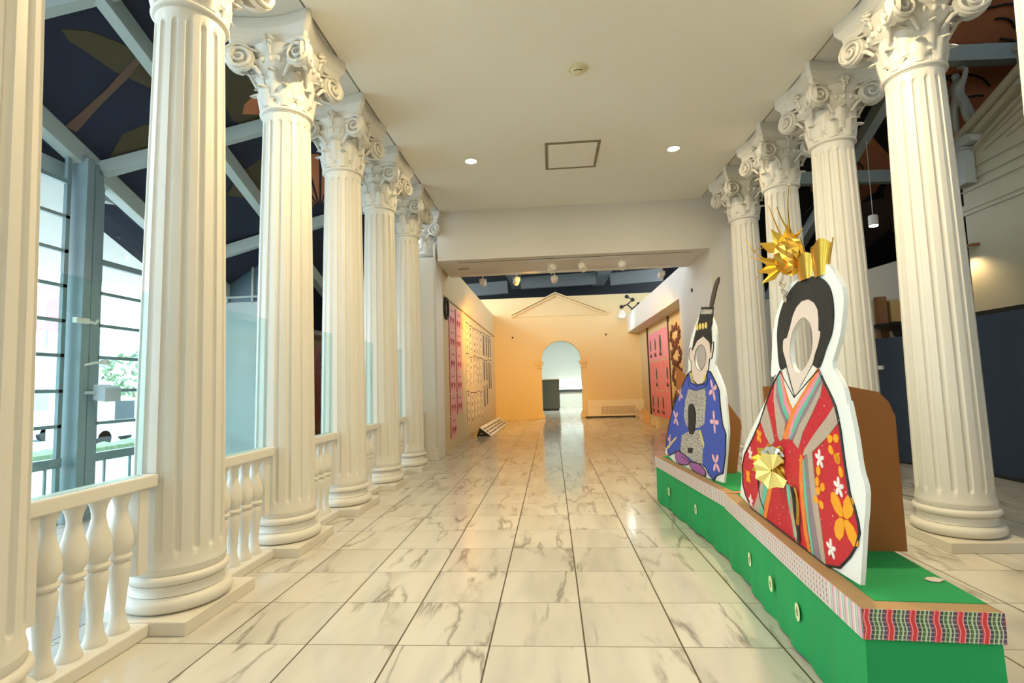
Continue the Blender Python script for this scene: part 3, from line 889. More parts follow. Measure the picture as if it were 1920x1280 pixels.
# ================================================================== FACE HOLE BOARDS
import json
from mathutils.geometry import tessellate_polygon
DATA = json.loads('''{"p_board":[[0.048,2.217],[-0.031,2.127],[-0.078,2.065],[-0.075,1.988],[-0.021,1.854],[0.026,1.788],[0.109,1.692],[0.035,1.628],[-0.012,1.567],[-0.029,1.482],[-0.038,1.522],[-0.08,1.349],[-0.097,1.196],[-0.137,1.11],[-0.117,1.013],[-0.086,0.921],[-0.04,0.738],[-0.001,0.6],[1.975,0.6],[1.882,0.78],[1.822,1.002],[1.709,1.106],[1.54,1.225],[1.338,1.353],[1.132,1.483],[0.983,1.588],[0.889,1.662],[1.012,1.635],[0.991,1.707],[0.922,1.92],[0.85,2.031],[0.756,2.111],[0.672,2.155],[0.561,2.213],[0.355,2.21],[0.158,2.232]],"p_hole":[[0.384,1.982],[0.319,1.946],[0.294,1.894],[0.292,1.845],[0.315,1.777],[0.372,1.721],[0.452,1.677],[0.531,1.658],[0.593,1.68],[0.63,1.73],[0.64,1.796],[0.614,1.86],[0.577,1.911],[0.516,1.948],[0.447,1.977]],"p_robe":[[0.813,1.679],[0.965,1.589],[1.138,1.45],[1.284,1.316],[1.509,1.157],[1.729,1.015],[1.811,0.913],[1.835,0.758],[1.777,0.68],[1.649,0.607],[0.344,0.602],[0.183,0.646],[0.064,0.738],[-0.01,0.814],[-0.052,0.886],[-0.047,0.936],[-0.023,0.999],[0.012,1.053],[0.027,1.13],[0.041,1.209],[0.051,1.299],[0.055,1.353],[0.071,1.426],[0.091,1.481],[0.124,1.527],[0.167,1.574],[0.203,1.613],[0.248,1.673],[0.61,1.512]],"p_hair":[[0.809,1.68],[0.832,1.749],[0.83,1.842],[0.821,1.934],[0.773,2.022],[0.699,2.092],[0.616,2.146],[0.512,2.182],[0.405,2.204],[0.286,2.199],[0.178,2.179],[0.092,2.138],[0.042,2.087],[0.024,2.02],[0.027,1.949],[0.047,1.888],[0.073,1.845],[0.12,1.803],[0.156,1.768],[0.194,1.723],[0.245,1.677],[0.317,1.704],[0.273,1.765],[0.208,1.824],[0.184,1.879],[0.208,1.886],[0.196,1.951],[0.199,2.0],[0.234,2.043],[0.308,2.075],[0.403,2.079],[0.483,2.055],[0.544,2.015],[0.596,1.956],[0.665,1.886],[0.724,1.885],[0.747,1.814],[0.719,1.756],[0.701,1.699]],"p_face":[[0.308,2.075],[0.234,2.043],[0.199,2.0],[0.196,1.951],[0.208,1.886],[0.184,1.879],[0.192,1.856],[0.22,1.815],[0.262,1.765],[0.317,1.704],[0.41,1.641],[0.492,1.59],[0.598,1.509],[0.639,1.578],[0.689,1.688],[0.719,1.756],[0.749,1.802],[0.736,1.869],[0.709,1.884],[0.665,1.886],[0.596,1.956],[0.544,2.015],[0.483,2.055],[0.403,2.079]],"p_strips":{"white":[[0.773,1.673],[0.721,1.697],[0.661,1.59],[0.61,1.512],[0.541,1.552],[0.312,1.7],[0.262,1.681],[0.419,1.581],[0.567,1.486],[0.645,1.443],[0.682,1.481],[0.751,1.59]],"orange1":[[0.795,1.671],[0.767,1.672],[0.751,1.59],[0.682,1.481],[0.645,1.443],[0.419,1.581],[0.262,1.681],[0.237,1.67],[0.369,1.581],[0.541,1.481],[0.639,1.398],[0.711,1.325],[0.772,1.238],[0.867,1.234],[0.772,1.32],[0.679,1.418],[0.738,1.496]],"pink1":[[0.823,1.659],[0.795,1.671],[0.738,1.496],[0.679,1.418],[0.706,1.382],[0.777,1.454]],"pink2":[[0.237,1.67],[0.225,1.652],[0.363,1.55],[0.505,1.461],[0.631,1.365],[0.723,1.261],[0.772,1.238],[0.711,1.325],[0.639,1.398],[0.541,1.481],[0.369,1.581]],"teal1":[[0.864,1.638],[0.823,1.659],[0.777,1.454],[0.715,1.382],[0.76,1.35],[0.815,1.422],[0.87,1.553]],"teal2":[[0.225,1.652],[0.215,1.634],[0.341,1.541],[0.483,1.441],[0.599,1.345],[0.686,1.27],[0.742,1.241],[0.723,1.261],[0.631,1.365],[0.505,1.461],[0.363,1.55]],"grey1":[[0.886,1.623],[0.864,1.638],[0.87,1.553],[0.815,1.422],[0.741,1.355],[0.783,1.342],[0.863,1.42],[0.921,1.515]],"grey2":[[0.215,1.634],[0.203,1.615],[0.307,1.531],[0.419,1.444],[0.56,1.349],[0.682,1.248],[0.743,1.236],[0.686,1.27],[0.599,1.345],[0.483,1.441],[0.341,1.541]],"tan1":[[0.929,1.595],[0.886,1.623],[0.921,1.515],[0.863,1.42],[0.784,1.336],[0.844,1.236],[0.904,1.212],[0.94,1.244],[0.957,1.365],[0.967,1.489]],"tan2":[[0.203,1.613],[0.25,1.533],[0.373,1.426],[0.52,1.309],[0.606,1.201],[0.684,1.236],[0.56,1.349],[0.419,1.444],[0.307,1.531]],"tan3":[[1.121,1.445],[1.062,1.333],[1.007,1.2],[1.086,1.159],[1.185,1.219],[1.271,1.317]],"tan4":[[0.097,1.485],[0.059,1.408],[0.19,1.321],[0.413,1.205],[0.546,1.166],[0.511,1.213],[0.344,1.326],[0.194,1.417]],"tan5":[[0.478,1.186],[0.413,1.205],[0.409,1.092],[0.388,0.943],[0.367,0.798],[0.343,0.603],[0.39,0.602],[0.425,0.732],[0.464,0.916],[0.475,1.06]],"grey3":[[0.534,1.156],[0.478,1.186],[0.475,1.06],[0.464,0.916],[0.425,0.732],[0.39,0.602],[0.471,0.604],[0.512,0.717],[0.533,0.879],[0.54,1.027]],"teal3":[[0.55,1.143],[0.531,1.146],[0.534,1.028],[0.525,0.881],[0.504,0.719],[0.491,0.604],[0.52,0.604],[0.547,0.728],[0.569,0.893],[0.567,1.022]],"orange2":[[0.585,1.171],[0.548,1.154],[0.572,1.021],[0.575,0.891],[0.561,0.724],[0.532,0.602],[0.57,0.602],[0.611,0.689],[0.627,0.836],[0.628,1.011]],"tan6":[[1.255,0.974],[1.195,0.984],[1.329,0.801],[1.385,0.689],[1.451,0.608],[1.604,0.608],[1.468,0.732],[1.357,0.863]],"teal4":[[1.195,0.984],[1.13,0.994],[1.195,0.855],[1.316,0.711],[1.369,0.609],[1.451,0.608],[1.385,0.689],[1.321,0.803]],"orange3":[[1.121,0.983],[1.052,0.97],[1.172,0.782],[1.29,0.609],[1.361,0.608],[1.297,0.729],[1.187,0.856]]},"p_line":[[1.411,1.003],[1.422,0.892],[1.417,0.811],[1.393,0.728],[1.317,0.669]],"p_fo":[[1.327,1.204],[1.357,0.964],[1.668,0.848],[0.14,1.312],[0.144,1.231],[0.093,1.183],[0.359,1.08],[0.339,1.014],[0.375,0.936],[0.09,0.919]],"p_fw":[[1.57,1.043],[1.638,0.659],[0.318,1.182],[0.118,1.068],[0.262,0.716]],"p_rosette":[[0.918,1.053]],"p_rib":[[0.736,0.957],[0.714,0.615]],"p_crown":[[0.351,2.229],[0.428,2.494],[0.136,2.294]],"n_board":[[1.981,0.601],[1.833,0.896],[1.658,1.119],[1.432,1.334],[1.134,1.537],[0.861,1.723],[0.813,1.803],[0.828,1.838],[0.766,1.995],[0.68,2.102],[0.527,2.231],[0.389,2.313],[0.239,2.325],[0.077,2.292],[0.008,2.222],[-0.053,2.116],[-0.031,1.92],[0.005,1.823],[0.044,1.775],[-0.013,1.714],[-0.078,1.644],[-0.177,1.51],[-0.189,1.284],[-0.198,1.136],[-0.144,0.999],[-0.056,0.742],[0.001,0.595]],"n_hole":[[0.351,2.004],[0.27,1.965],[0.234,1.906],[0.252,1.834],[0.302,1.774],[0.384,1.734],[0.468,1.732],[0.544,1.76],[0.585,1.816],[0.587,1.883],[0.544,1.946],[0.462,1.991]],"n_robe":[[0.852,1.7],[0.724,1.732],[0.714,1.63],[0.544,1.575],[0.361,1.59],[0.262,1.668],[0.225,1.719],[0.145,1.707],[0.03,1.606],[-0.044,1.527],[-0.056,1.353],[-0.081,1.201],[-0.148,1.112],[-0.108,0.919],[-0.02,0.726],[0.154,0.673],[0.232,0.61],[0.373,0.65],[0.433,0.702],[0.564,0.723],[0.958,0.686],[1.242,0.715],[1.284,0.782],[1.789,0.646],[1.877,0.76],[1.815,0.898],[1.663,1.093],[1.407,1.335],[1.139,1.513]],"n_grey":[[[0.847,1.528],[0.618,1.508],[0.322,1.548],[0.303,1.419],[0.371,1.25],[0.402,1.164],[0.56,1.113],[0.808,1.083],[0.992,1.096],[1.066,1.207],[0.975,1.399]],[[1.181,0.973],[0.896,1.046],[0.564,1.087],[0.487,0.903],[0.535,0.717],[0.818,0.718],[1.27,0.772]]],"n_purple":[[[1.492,0.731],[1.389,0.764],[1.197,0.757],[0.9,0.706],[1.036,0.64],[1.342,0.585],[1.476,0.634]],[[0.975,0.667],[0.9,0.706],[0.657,0.72],[0.454,0.677],[0.445,0.627],[0.496,0.597],[0.649,0.581],[0.869,0.609]]],"n_yellow":[[[0.781,1.71],[0.712,1.72],[0.675,1.63],[0.574,1.586],[0.719,1.603]],[[0.319,1.669],[0.239,1.705],[0.282,1.617],[0.484,1.568],[0.37,1.602]],[[1.862,0.741],[1.415,0.93],[1.393,0.915],[1.839,0.717]],[[0.578,1.082],[0.533,1.09],[0.438,0.951],[0.463,0.902]]],"n_collar":[[0.856,1.677],[0.783,1.699],[0.765,1.608],[0.548,1.553],[0.333,1.581],[0.234,1.668],[0.226,1.616],[0.34,1.544],[0.585,1.515],[0.809,1.551]],"n_face":[[0.278,2.087],[0.148,2.024],[0.083,1.988],[0.017,2.003],[0.027,1.944],[0.085,1.847],[0.151,1.84],[0.196,1.729],[0.262,1.668],[0.36,1.596],[0.543,1.579],[0.675,1.63],[0.712,1.72],[0.704,1.844],[0.767,1.869],[0.754,1.948],[0.719,1.991],[0.641,1.982],[0.598,2.005],[0.462,2.061]],"n_hair":[[0.646,1.953],[0.59,2.049],[0.513,2.131],[0.423,2.22],[0.348,2.307],[0.277,2.379],[-0.047,2.339],[-0.024,2.258],[0.057,2.147],[0.059,2.006],[0.098,1.898],[0.113,2.0],[0.173,2.04],[0.277,2.097],[0.461,2.065],[0.566,2.003]],"n_band":[[0.267,2.365],[-0.035,2.329],[-0.007,2.281],[0.298,2.322]],"n_bandd":[[0.274,2.391],[-0.069,2.344],[-0.06,2.321],[0.284,2.367]],"n_tail":[[0.081,2.362],[-0.008,2.482],[-0.119,2.591],[-0.219,2.62],[-0.205,2.564],[-0.143,2.518],[-0.012,2.348]],"n_coin":[[0.427,2.194],[0.343,2.195],[0.256,2.19],[0.171,2.187]],"n_baton":[[0.871,1.31],[0.83,1.346],[0.76,1.367],[0.695,1.358],[0.663,1.32],[0.633,1.234],[0.726,1.024],[0.915,1.015]],"n_sq":[[0.964,0.852],[0.806,0.864],[0.829,0.803],[0.988,0.792]],"n_fl":[[1.147,1.465],[1.381,1.163],[0.105,1.526],[0.12,1.206],[1.691,0.846],[0.144,0.797]]}''')
def flat(pieces, y0, y1):
    """flat cut-outs (outline, optional holes) in the board's own plane, between y0 and y1"""
    m = MB()
    for loops in pieces:
        loops = [[tuple(p) for p in lp] for lp in loops]
        pts = [p for lp in loops for p in lp]
        tri = tessellate_polygon([[Vector((a, b, 0)) for a, b in lp] for lp in loops])
        n = len(pts)
        vs = [(a, y1, b) for a, b in pts] + [(a, y0, b) for a, b in pts]
        fs = [tuple(t) for t in tri] + [tuple(n + i for i in t[::-1]) for t in tri]
        o = 0
        for lp in loops:
            k = len(lp)
            for i in range(k): fs.append((o + i, o + (i + 1) % k, n + o + (i + 1) % k, n + o + i))
            o += k
        m.add(vs, fs)
    return m
def smooth(pts, it=1):
    for _ in range(it):
        q = []
        for i in range(len(pts)):
            a, b = pts[i], pts[(i + 1) % len(pts)]
            q += [(a[0] * .8 + b[0] * .2, a[1] * .8 + b[1] * .2), (a[0] * .2 + b[0] * .8, a[1] * .2 + b[1] * .8)]
        pts = q
    return pts
def outline_tube(pts, y, r, name, parent, closed=True):
    m = MB()
    P_ = [(a, y, b) for a, b in pts]
    if closed: P_.append(P_[0])
    m.tube(P_, r, 5)
    return m.build(name, M['black'], parent)
def petal(cx, cz, ang, ln, wd, n=8):
    c, s = math.cos(ang), math.sin(ang)
    o = []
    for k in range(n):
        a = 2 * PI * k / n
        x = ln * .55 + ln * .5 * math.cos(a); y = wd * math.sin(a) * (1 + .2 * math.cos(a))
        o.append((cx + x * c - y * s, cz + x * s + y * c))
    return o
def blossom(cx, cz, r, n, wd, y0, y1, name, m_, parent, ph=.3):
    m = flat([[petal(cx, cz, ph + 2 * PI * k / n, r, r * wd)] for k in range(n)], y0, y1)
    return m.build(name, M[m_], parent)
D = DATA
lady = thing('face_hole_board', 'tall face hole board of a lady in red flowered kimono with gold crown', 'face hole board', (1.9, -.69, .604), math.atan2(.998, .0647))
def Z(pts): return [(a, b - .602) for a, b in pts]
for k_ in list(D):
    v = D[k_]
    if isinstance(v, dict): D[k_] = {a: Z(b) for a, b in v.items()}
    elif v and isinstance(v[0][0], list): D[k_] = [Z(b) for b in v]
    else: D[k_] = Z(v)
def above(pts): return [(a, max(b, .001)) for a, b in pts]
flat([[smooth(above(D['p_board'])), smooth(D['p_hole'])]], -.022, 0).build('board', M['board'], lady)
flat([[above(D['p_robe'])]], 0.0004, .004).build('robe', M['red'], lady)
outline_tube(above(D['p_robe'])[:-1] and above(D['p_robe']), .004, .007, 'outline', lady)
flat([[D['p_face'], smooth(D['p_hole'])]], .0004, .0045).build('face', M['skin'], lady)
outline_tube(D['p_face'], .005, .0028, 'outline', lady)
flat([[smooth(D['p_hair'])]], .001, .007).build('hair', M['hair'], lady)
mmap = {'white': 'whitep', 'orange1': 'orangep', 'orange2': 'orangep', 'orange3': 'orangep', 'pink1': 'pinkp', 'pink2': 'pinkp'}
for k_, pts in D['p_strips'].items():
    mm = mmap.get(k_, 'teal' if k_.startswith('teal') else 'greyp' if k_.startswith('grey') else 'tan')
    nm = 'collar' if k_ == 'white' else 'robe_strip'
    flat([[above(pts)]], .004, .0075).build(nm, M[mm], lady)
outline_tube(D['p_line'], .007, .006, 'sleeve_line', lady, closed=False)
fo = D['p_fo']
for i, (a, b) in enumerate(fo[:9]):
    blossom(a, b, .055 if i < 3 else .06, 4 if i < 3 else 2, .38, .004, .0085, 'orange_flower', 'flower_o', lady, ph=.9 + i * .7)
blossom(fo[9][0], fo[9][1], .15, 4, .30, .004, .0085, 'orange_flower', 'flower_o', lady, ph=.7)
for a, b in D['p_fw']: blossom(a, b, .052, 5, .24, .004, .0085, 'white_flower', 'flower_w', lady, ph=.35)
# cardboard fin behind the board
m = MB(); m.prism([(-.022, .0), (-.022, .97), (-.30, .97), (-.47, .93), (-.52, .87), (-.55, .78), (-.55, 0)], lambda a, b, t: (t, a, b), .605, .625)
f1 = m.build('support_fin', M['cardside'], lady)
m = MB(); m.box((.61, -.55, .0), (1.25, -.545, .80)); m.build('support_back', M['cardside'], lady)
m = MB(); m.prism([(-.022, .0), (-.022, .97), (-.30, .97), (-.47, .93), (-.52, .87), (-.55, .78), (-.55, 0)], lambda a, b, t: (t, a, b), 1.25, 1.27)
m.build('support_fin', M['cardside'], lady)
# gold paper rosette with foil ribbons at the waist
rc = D['p_rosette'][0]
def fan(cx, cz, r0, r1, n, y, amp, name, m_, parent, a0=0, a1=2 * PI, jag=.0, th=.003, turn=0.0):
    vs = []; fs = []
    for i in range(n + 1):
        a = a0 + (a1 - a0) * i / n
        up = amp if i % 2 else 0
        rr1 = r1 * (1 + (jag if i % 2 else -jag))
        for (rad, yy) in ((r0, y + up * .3), (rr1, y + up)):
            for y2 in (yy, yy - th):
                dx, dy = rad * math.cos(a), y2 - y
                vs.append((cx + dx * math.cos(turn) - dy * math.sin(turn), y + dx * math.sin(turn) + dy * math.cos(turn), cz + rad * math.sin(a)))
    for i in range(n):
        b = i * 4; c = b + 4
        fs += [(b, b + 2, c + 2, c), (b + 1, c + 1, c + 3, b + 3), (b + 2, b + 3, c + 3, c + 2), (b, c, c + 1, b + 1)]
    return MB().add(vs, fs).build(name, M[m_] if isinstance(m_, str) else m_, parent)
ros = fan(rc[0], rc[1], .01, .135, 22, .05, .022, 'rosette', 'gold', lady, jag=.10, turn=.85)
fan(rc[0] - .03, rc[1] - .03, .008, .115, 12, .075, .014, 'folded_fan', 'goldpaper', ros, a0=-2.6, a1=2.4, jag=.08, turn=.85)
fan(rc[0] - .03, rc[1] + .05, .02, .08, 9, .065, .012, 'mirror_squares', 'silver', ros, a0=.2, a1=2.9, jag=.05, turn=.85)
ra, rb = D['p_rib']
for k, (dx, m_, ln) in enumerate(((0, 'silver', 0), (.035, 'teal', .02), (-.03, 'hair', .01), (-.055, 'gold', .12))):
    m = MB(); n = 10; pts = []
    for i in range(n + 1):
        t = i / n
        pts.append((ra[0] + dx + (rb[0] - ra[0]) * t, .016 + .008 * math.sin(t * 4 + k), ra[1] + (rb[1] + ln - ra[1]) * t))
    for i in range(n):
        a, b = pts[i], pts[i + 1]
        m.add([(a[0] - .014, a[1], a[2]), (a[0] + .014, a[1] + .006, a[2]), (b[0] + .014, b[1] + .006, b[2]), (b[0] - .014, b[1], b[2]),
               (a[0] - .014, a[1] - .002, a[2]), (a[0] + .014, a[1] + .004, a[2]), (b[0] + .014, b[1] + .004, b[2]), (b[0] - .014, b[1] - .002, b[2])],
              [(0, 1, 2, 3), (7, 6, 5, 4), (0, 3, 7, 4), (1, 5, 6, 2), (0, 4, 5, 1), (3, 2, 6, 7)])
    m.build('ribbon', M[m_], ros)
# gold crown
def cup(cx, cz, r0, r1, h, lean, a0, a1, name, m_, parent, y=.0, n=16):
    vs = []; fs = []
    for i in range(n + 1):
        a = a0 + (a1 - a0) * i / n
        for (r_, z, s_) in ((r0, 0, 0), (r0 * .5 + r1 * .5 - .004, h * .5, lean * .4), (r1, h * (1 + .12 * math.cos(3 * a)), lean)):
            vs.append((cx + s_ + r_ * math.cos(a), y + r_ * math.sin(a) * .35, cz + z))
    k = len(vs)
    vs2 = [(cx + (x - cx) * .95, y + (yy - y) * .95, z) for x, yy, z in vs]
    for i in range(n):
        for j in range(2):
            p = i * 3 + j
            fs += [(p, p + 3, p + 4, p + 1), (k + p, k + p + 1, k + p + 4, k + p + 3)]
    for i in range(n): fs += [(i * 3 + 2, i * 3 + 5, k + i * 3 + 5, k + i * 3 + 2)]
    return MB().add(vs + vs2, fs).build(name, M[m_], parent, smooth=True, angle=30)
cr = cup(.33, 1.585, .09, .13, .13, .0, 0, 2 * PI, 'crown', 'gold', lady, y=-.01)
cup(.16, 1.57, .07, .11, .17, -.03, -.6, 4.2, 'crown_cup', 'gold', cr, y=-.01)
m = MB()                          # crumpled foil bird-like mass above the crown
rs = random.Random(3)
seg, rg = 14, 9
vs = []
for j in range(rg + 1):
    ph = PI * j / rg
    for i in range(seg):
        a = 2 * PI * i / seg
        q = 1 + .22 * math.sin(3 * a + j) + rs.uniform(-.1, .1)
        vs.append((.50 + .13 * q * math.sin(ph) * math.cos(a) + .03 * math.cos(ph), .02 + .06 * q * math.sin(ph) * math.sin(a), 1.77 + .12 * math.cos(ph) * (1 + .1 * math.sin(2 * a))))
fs = []
for j in range(rg):
    for i in range(seg):
        fs.append((j * seg + i, j * seg + (i + 1) % seg, (j + 1) * seg + (i + 1) % seg, (j + 1) * seg + i))
m.add(vs, fs); m.build('crown_bird', M['gold'], cr)
fan(.54, 1.79, .04, .15, 7, .02, .03, 'crown_feathers', 'gold', cr, a0=.3, a1=2.4, jag=.22, turn=.7)
fan(.55, 1.72, .04, .13, 6, .03, .03, 'crown_feathers', 'gold', cr, a0=-.9, a1=.7, jag=.25, turn=.9)
fan(.27, 1.62, .02, .20, 7, 0, .02, 'crown_wing', 'gold', cr, a0=.35, a1=1.35, jag=.1)
m = MB()
for k, (a, ln, bend) in enumerate(((1.15, .42, .1), (1.9, .40, -.1), (2.6, .34, -.25), (2.95, .33, -.5), (3.25, .36, .3), (3.45, .44, .8), (.95, .30, .2))):
    pts = []
    ox, oz = .54, 1.80
    # s grows to the left in the picture
    for i in range(7):
        t = i / 6
        aa = PI - a
        aa = aa + bend * t
        pts.append((ox + .09 * math.cos(aa) + ln * t * math.cos(aa) * .8, .12 * t * (1 if k > 1 else .3) + .02 * math.sin(k + t * 2), oz + .09 * math.sin(aa) + ln * t * math.sin(aa) * .75))
    m.tube(pts, [.006 * (1 - .6 * i / 6) for i in range(7)], 5)
m.build('crown_whiskers', M['gold'], cr)
m = MB()
for k in range(3):
    x = .58 - .02 * k; z = 1.66 - .05 * k
    m.tube([(x, .03, z), (x + .03, .04, z - .03), (x + .005, .035, z - .06)], .008, 5)
    m.lathe([(.003, -.02), (.018, 0), (.003, .02)], 6, (x, .04, z - .05))
m.build('crown_pendant', M['silver'], cr)

lord = thing('face_hole_board', 'smaller face hole board of a man in blue robe and tall black cap', 'face hole board', (2.078, 1.86, .604), math.atan2(.9976, -.0687))
flat([[smooth(above(D['n_board'])), smooth(D['n_hole'])]], -.02, 0).build('board', M['board'], lord)
flat([[D['n_face'], smooth(D['n_hole'])]], .0004, .0045).build('face', M['skin'], lord)
outline_tube(D['n_face'], .005, .0045, 'outline', lord)
outline_tube(smooth(D['n_hole']), .0045, .003, 'outline', lord)
flat([[above(D['n_robe'])]], .0004, .005).build('robe', M['blue'], lord)
outline_tube(above(D['n_robe']), .004, .007, 'outline', lord)
for p in D['n_grey']: flat([[above(p)]], .005, .008).build('robe_front', M['greyspeck'], lord)
for p in D['n_purple']:
    o = flat([[smooth(above(p))]], .004, .0085).build('trousers', M['purple'], lord)
    outline_tube(smooth(above(p)), .008, .005, 'outline', o)
for p in D['n_yellow']: flat([[above(p)]], .005, .009).build('yellow_trim', M['yellowp'], lord)
flat([[D['n_collar']]], .005, .009).build('collar', M['blue'], lord)
outline_tube(D['n_collar'], .009, .0035, 'outline', lord)
hr = flat([[D['n_hair']]], .005, .010).build('cap', M['hair'], lord)
flat([[D['n_band']]], .010, .013).build('cap_band', M['greyspeck'], hr)
flat([[D['n_bandd']]], .010, .014).build('cap_rim', M['black'], hr)
flat([[smooth(D['n_tail'])]], -.006, .006).build('cap_tail', mat('tail_brown_black', (.05, .035, .03), .35), hr)
for a, b in D['n_coin']:
    flat([[[(a + .034 * math.cos(2 * PI * k / 16), b + .034 * math.sin(2 * PI * k / 16)) for k in range(16)]]], .010, .014).build('gold_disc', M['goldpaper'], hr)
flat([[smooth(D['n_baton'])]], .008, .016).build('baton', M['black'], lord)
flat([[D['n_sq']]], .008, .012).build('buckle', M['black'], lord)
for i, (a, b) in enumerate(D['n_fl']): blossom(a, b, .11 if i not in (0, 4) else .09, 4, .22, .005, .009, 'pink_flower', 'flower_p', lord, ph=.5 + i * .35)
m = MB(); m.prism([(-.02, 0), (-.02, 1.2), (-.30, .95), (-.36, .75), (-.48, .57), (-.485, .5), (-.40, 0)], lambda a, b, t: (t, a, b), .64, .66)
m.build('support_fin', M['cardside'], lord)
m = MB(); m.prism([(-.02, 0), (-.02, 1.2), (-.30, .95), (-.36, .75), (-.48, .57), (-.485, .5), (-.40, 0)], lambda a, b, t: (t, a, b), 1.35, 1.37)
m.build('support_fin', M['cardside'], lord)

# ================================================================== CEILING FITTINGS
def downlight(x, y, label):
    t = thing('ceiling_lamp', label, 'ceiling lamp', (x, y, 5.68), group='round recessed ceiling lamps')
    MB().lathe([(.10, -.001), (.125, -.004), (.125, -.012), (.10, -.016), (.095, -.006)], 32, caps=False).build('trim_ring', M['lampwhite'], t, smooth=True)
    MB().lathe([(.001, -.004), (.099, -.004), (.099, -.012), (.07, -.026), (.001, -.034)], 32).build('bulb', M['bulb'], t, smooth=True)
lab = ['round recessed ceiling lamp left of the square hatch', 'round recessed ceiling lamp right of the square hatch, nearer the right columns']
for i, (x, y) in enumerate(HALL_LAMPS[:2]): downlight(x, y, lab[i])
t = thing('smoke_detector', 'cream round smoke detector on the ceiling', 'smoke detector', (.93, 3.02, 5.68))
MB().lathe([(.001, 0), (.13, 0), (.13, -.012), (.12, -.02), (.001, -.02)], 32).build('base', mat('cream_plastic', (.72, .66, .46), .4), t, smooth=True, angle=30)
MB().lathe([(.001, -.02), (.09, -.02), (.085, -.05), (.06, -.065), (.001, -.068)], 32).build('dome', bpy.data.materials['cream_plastic'], t, smooth=True, angle=30)
m = MB()
for k in range(4):
    a = -PI / 2 + (k - 1.5) * .42
    m.bar((.068 * math.cos(a - .14), .068 * math.sin(a - .14), -.058), (.068 * math.cos(a + .14), .068 * math.sin(a + .14), -.058), .012, .012)
m.build('vent_slot', M['black'], t)
t = thing('ceiling_hatch', 'square access hatch in the ceiling with a grey-brown metal frame', 'hatch', (.95, 5.6, 5.68))
fm = mat('hatch_frame_metal', (.24, .19, .11), .5)
a, b = .47, .54
MB().box((-a, -b, -.014), (a, -b + .05, -.0005)).box((-a, b - .05, -.014), (a, b, -.0005)).box((-a, -b + .05, -.014), (-a + .05, b - .05, -.0005)).box((a - .05, -b + .05, -.014), (a, b - .05, -.0005)).build('frame', fm, t)
box('panel', (-a + .05, -b + .05, -.006), (a - .05, b - .05, -.0005), 'ceil', t)

# track lamps under the soffit
tr = thing('lighting_track', 'thin white lighting track along the back edge of the opening soffit', 'lighting track', (.95, 9.82, 4.53))
MB().box((-2.6, -.018, -.03), (2.6, .018, -.0005)).build('rail', M['lampwhite'], tr)
tr2 = thing('lighting_track', 'thin white lighting track at the front of the opening soffit, behind the header', 'lighting track', (1.35, 8.56, 4.53))
MB().box((-1.3, -.018, -.03), (1.3, .018, -.0005)).build('rail', M['lampwhite'], tr2)
def spot(x, y, target, label):
    t = thing('track_spotlight', label, 'spotlight', (x, y, 4.50), group='white cylinder track spotlights')
    MB().lathe([(.001, 0), (.03, 0), (.03, -.03), (.012, -.04), (.012, -.12), (.001, -.12)], 14).build('stem', M['lampwhite'], t, smooth=True, angle=40)
    d = (Vector(target) - Vector((x, y, 4.3))).normalized()
    c = Vector((0, 0, -.19))
    q = d.to_track_quat('Z', 'Y')
    m = MB(); prof = [(.001, -.10), (.055, -.10), (.075, -.085), (.08, -.06), (.08, .11), (.072, .11), (.066, .06), (.001, .055)]
    m.lathe(prof, 22)
    m.v = [tuple(q @ Vector(v) + c) for v in m.v]
    h = m.build('head', M['lampwhite'], t, smooth=True, angle=40)
    m = MB(); m.lathe([(.001, .057), (.064, .062), (.062, .066), (.001, .068)], 18)
    m.v = [tuple(q @ Vector(v) + c) for v in m.v]
    m.build('bulb', M['bulb'], h)
    m = MB(); s_ = d.cross(Vector((0, 0, 1))).normalized() * .088
    m.tube([Vector((0, 0, -.11)), Vector((0, 0, -.11)) + s_, c + s_], .009, 6); m.tube([Vector((0, 0, -.11)), Vector((0, 0, -.11)) - s_, c - s_], .009, 6)
    m.build('bracket', M['lampwhite'], t)
    return Vector((x, y, 4.31)) + d * .15
ORG = (1.0, .50, .08)
for i, (x, y, tg, l, p, ang) in enumerate((
    (.56, 8.56, (-2.0, 15, 2.2), 'leftmost of the three spotlights on the front track', 560, 60),
    (1.26, 8.56, (4.0, 15.5, 1.8), 'middle spotlight of the front track', 380, 55),
    (2.17, 8.56, (4.3, 17, 1.5), 'rightmost of the three spotlights on the front track', 380, 55),
    (-1.24, 9.82, (-1.6, 21, 1.9), 'leftmost spotlight of the rear track', 860, 52),
    (-.36, 9.82, (-2.2, 17, 1.6), 'second spotlight from the left on the rear track', 800, 60),
    (.62, 9.82, (.3, 21, 2.1), 'third spotlight from the left on the rear track, below the front row', 480, 50),
    (3.33, 9.82, (2.9, 21, 1.6), 'spotlight at the far right end of the rear track', 640, 52))):
    e = spot(x, y, tg, 'white cylinder, ' + l)
    spot_light('spot_beam', e, tg, p, ORG, ang, .7, .05)
    spot_light('spot_spill', (x, y, 4.28), (x, y + .25, 4.6), 7, (1, .62, .2), 150, 1.0, .04)
t = thing('ceiling_vent', 'small dark slotted vent in the soffit near the left wall', 'vent', (-1.62, 9.1, 4.53))
MB().box((-.16, -.06, -.012), (.16, .06, -.0005)).build('frame', M['wall'], t)
MB().box((-.13, -.035, -.016), (.13, .035, -.0125)).build('slot', M['gap'], t)
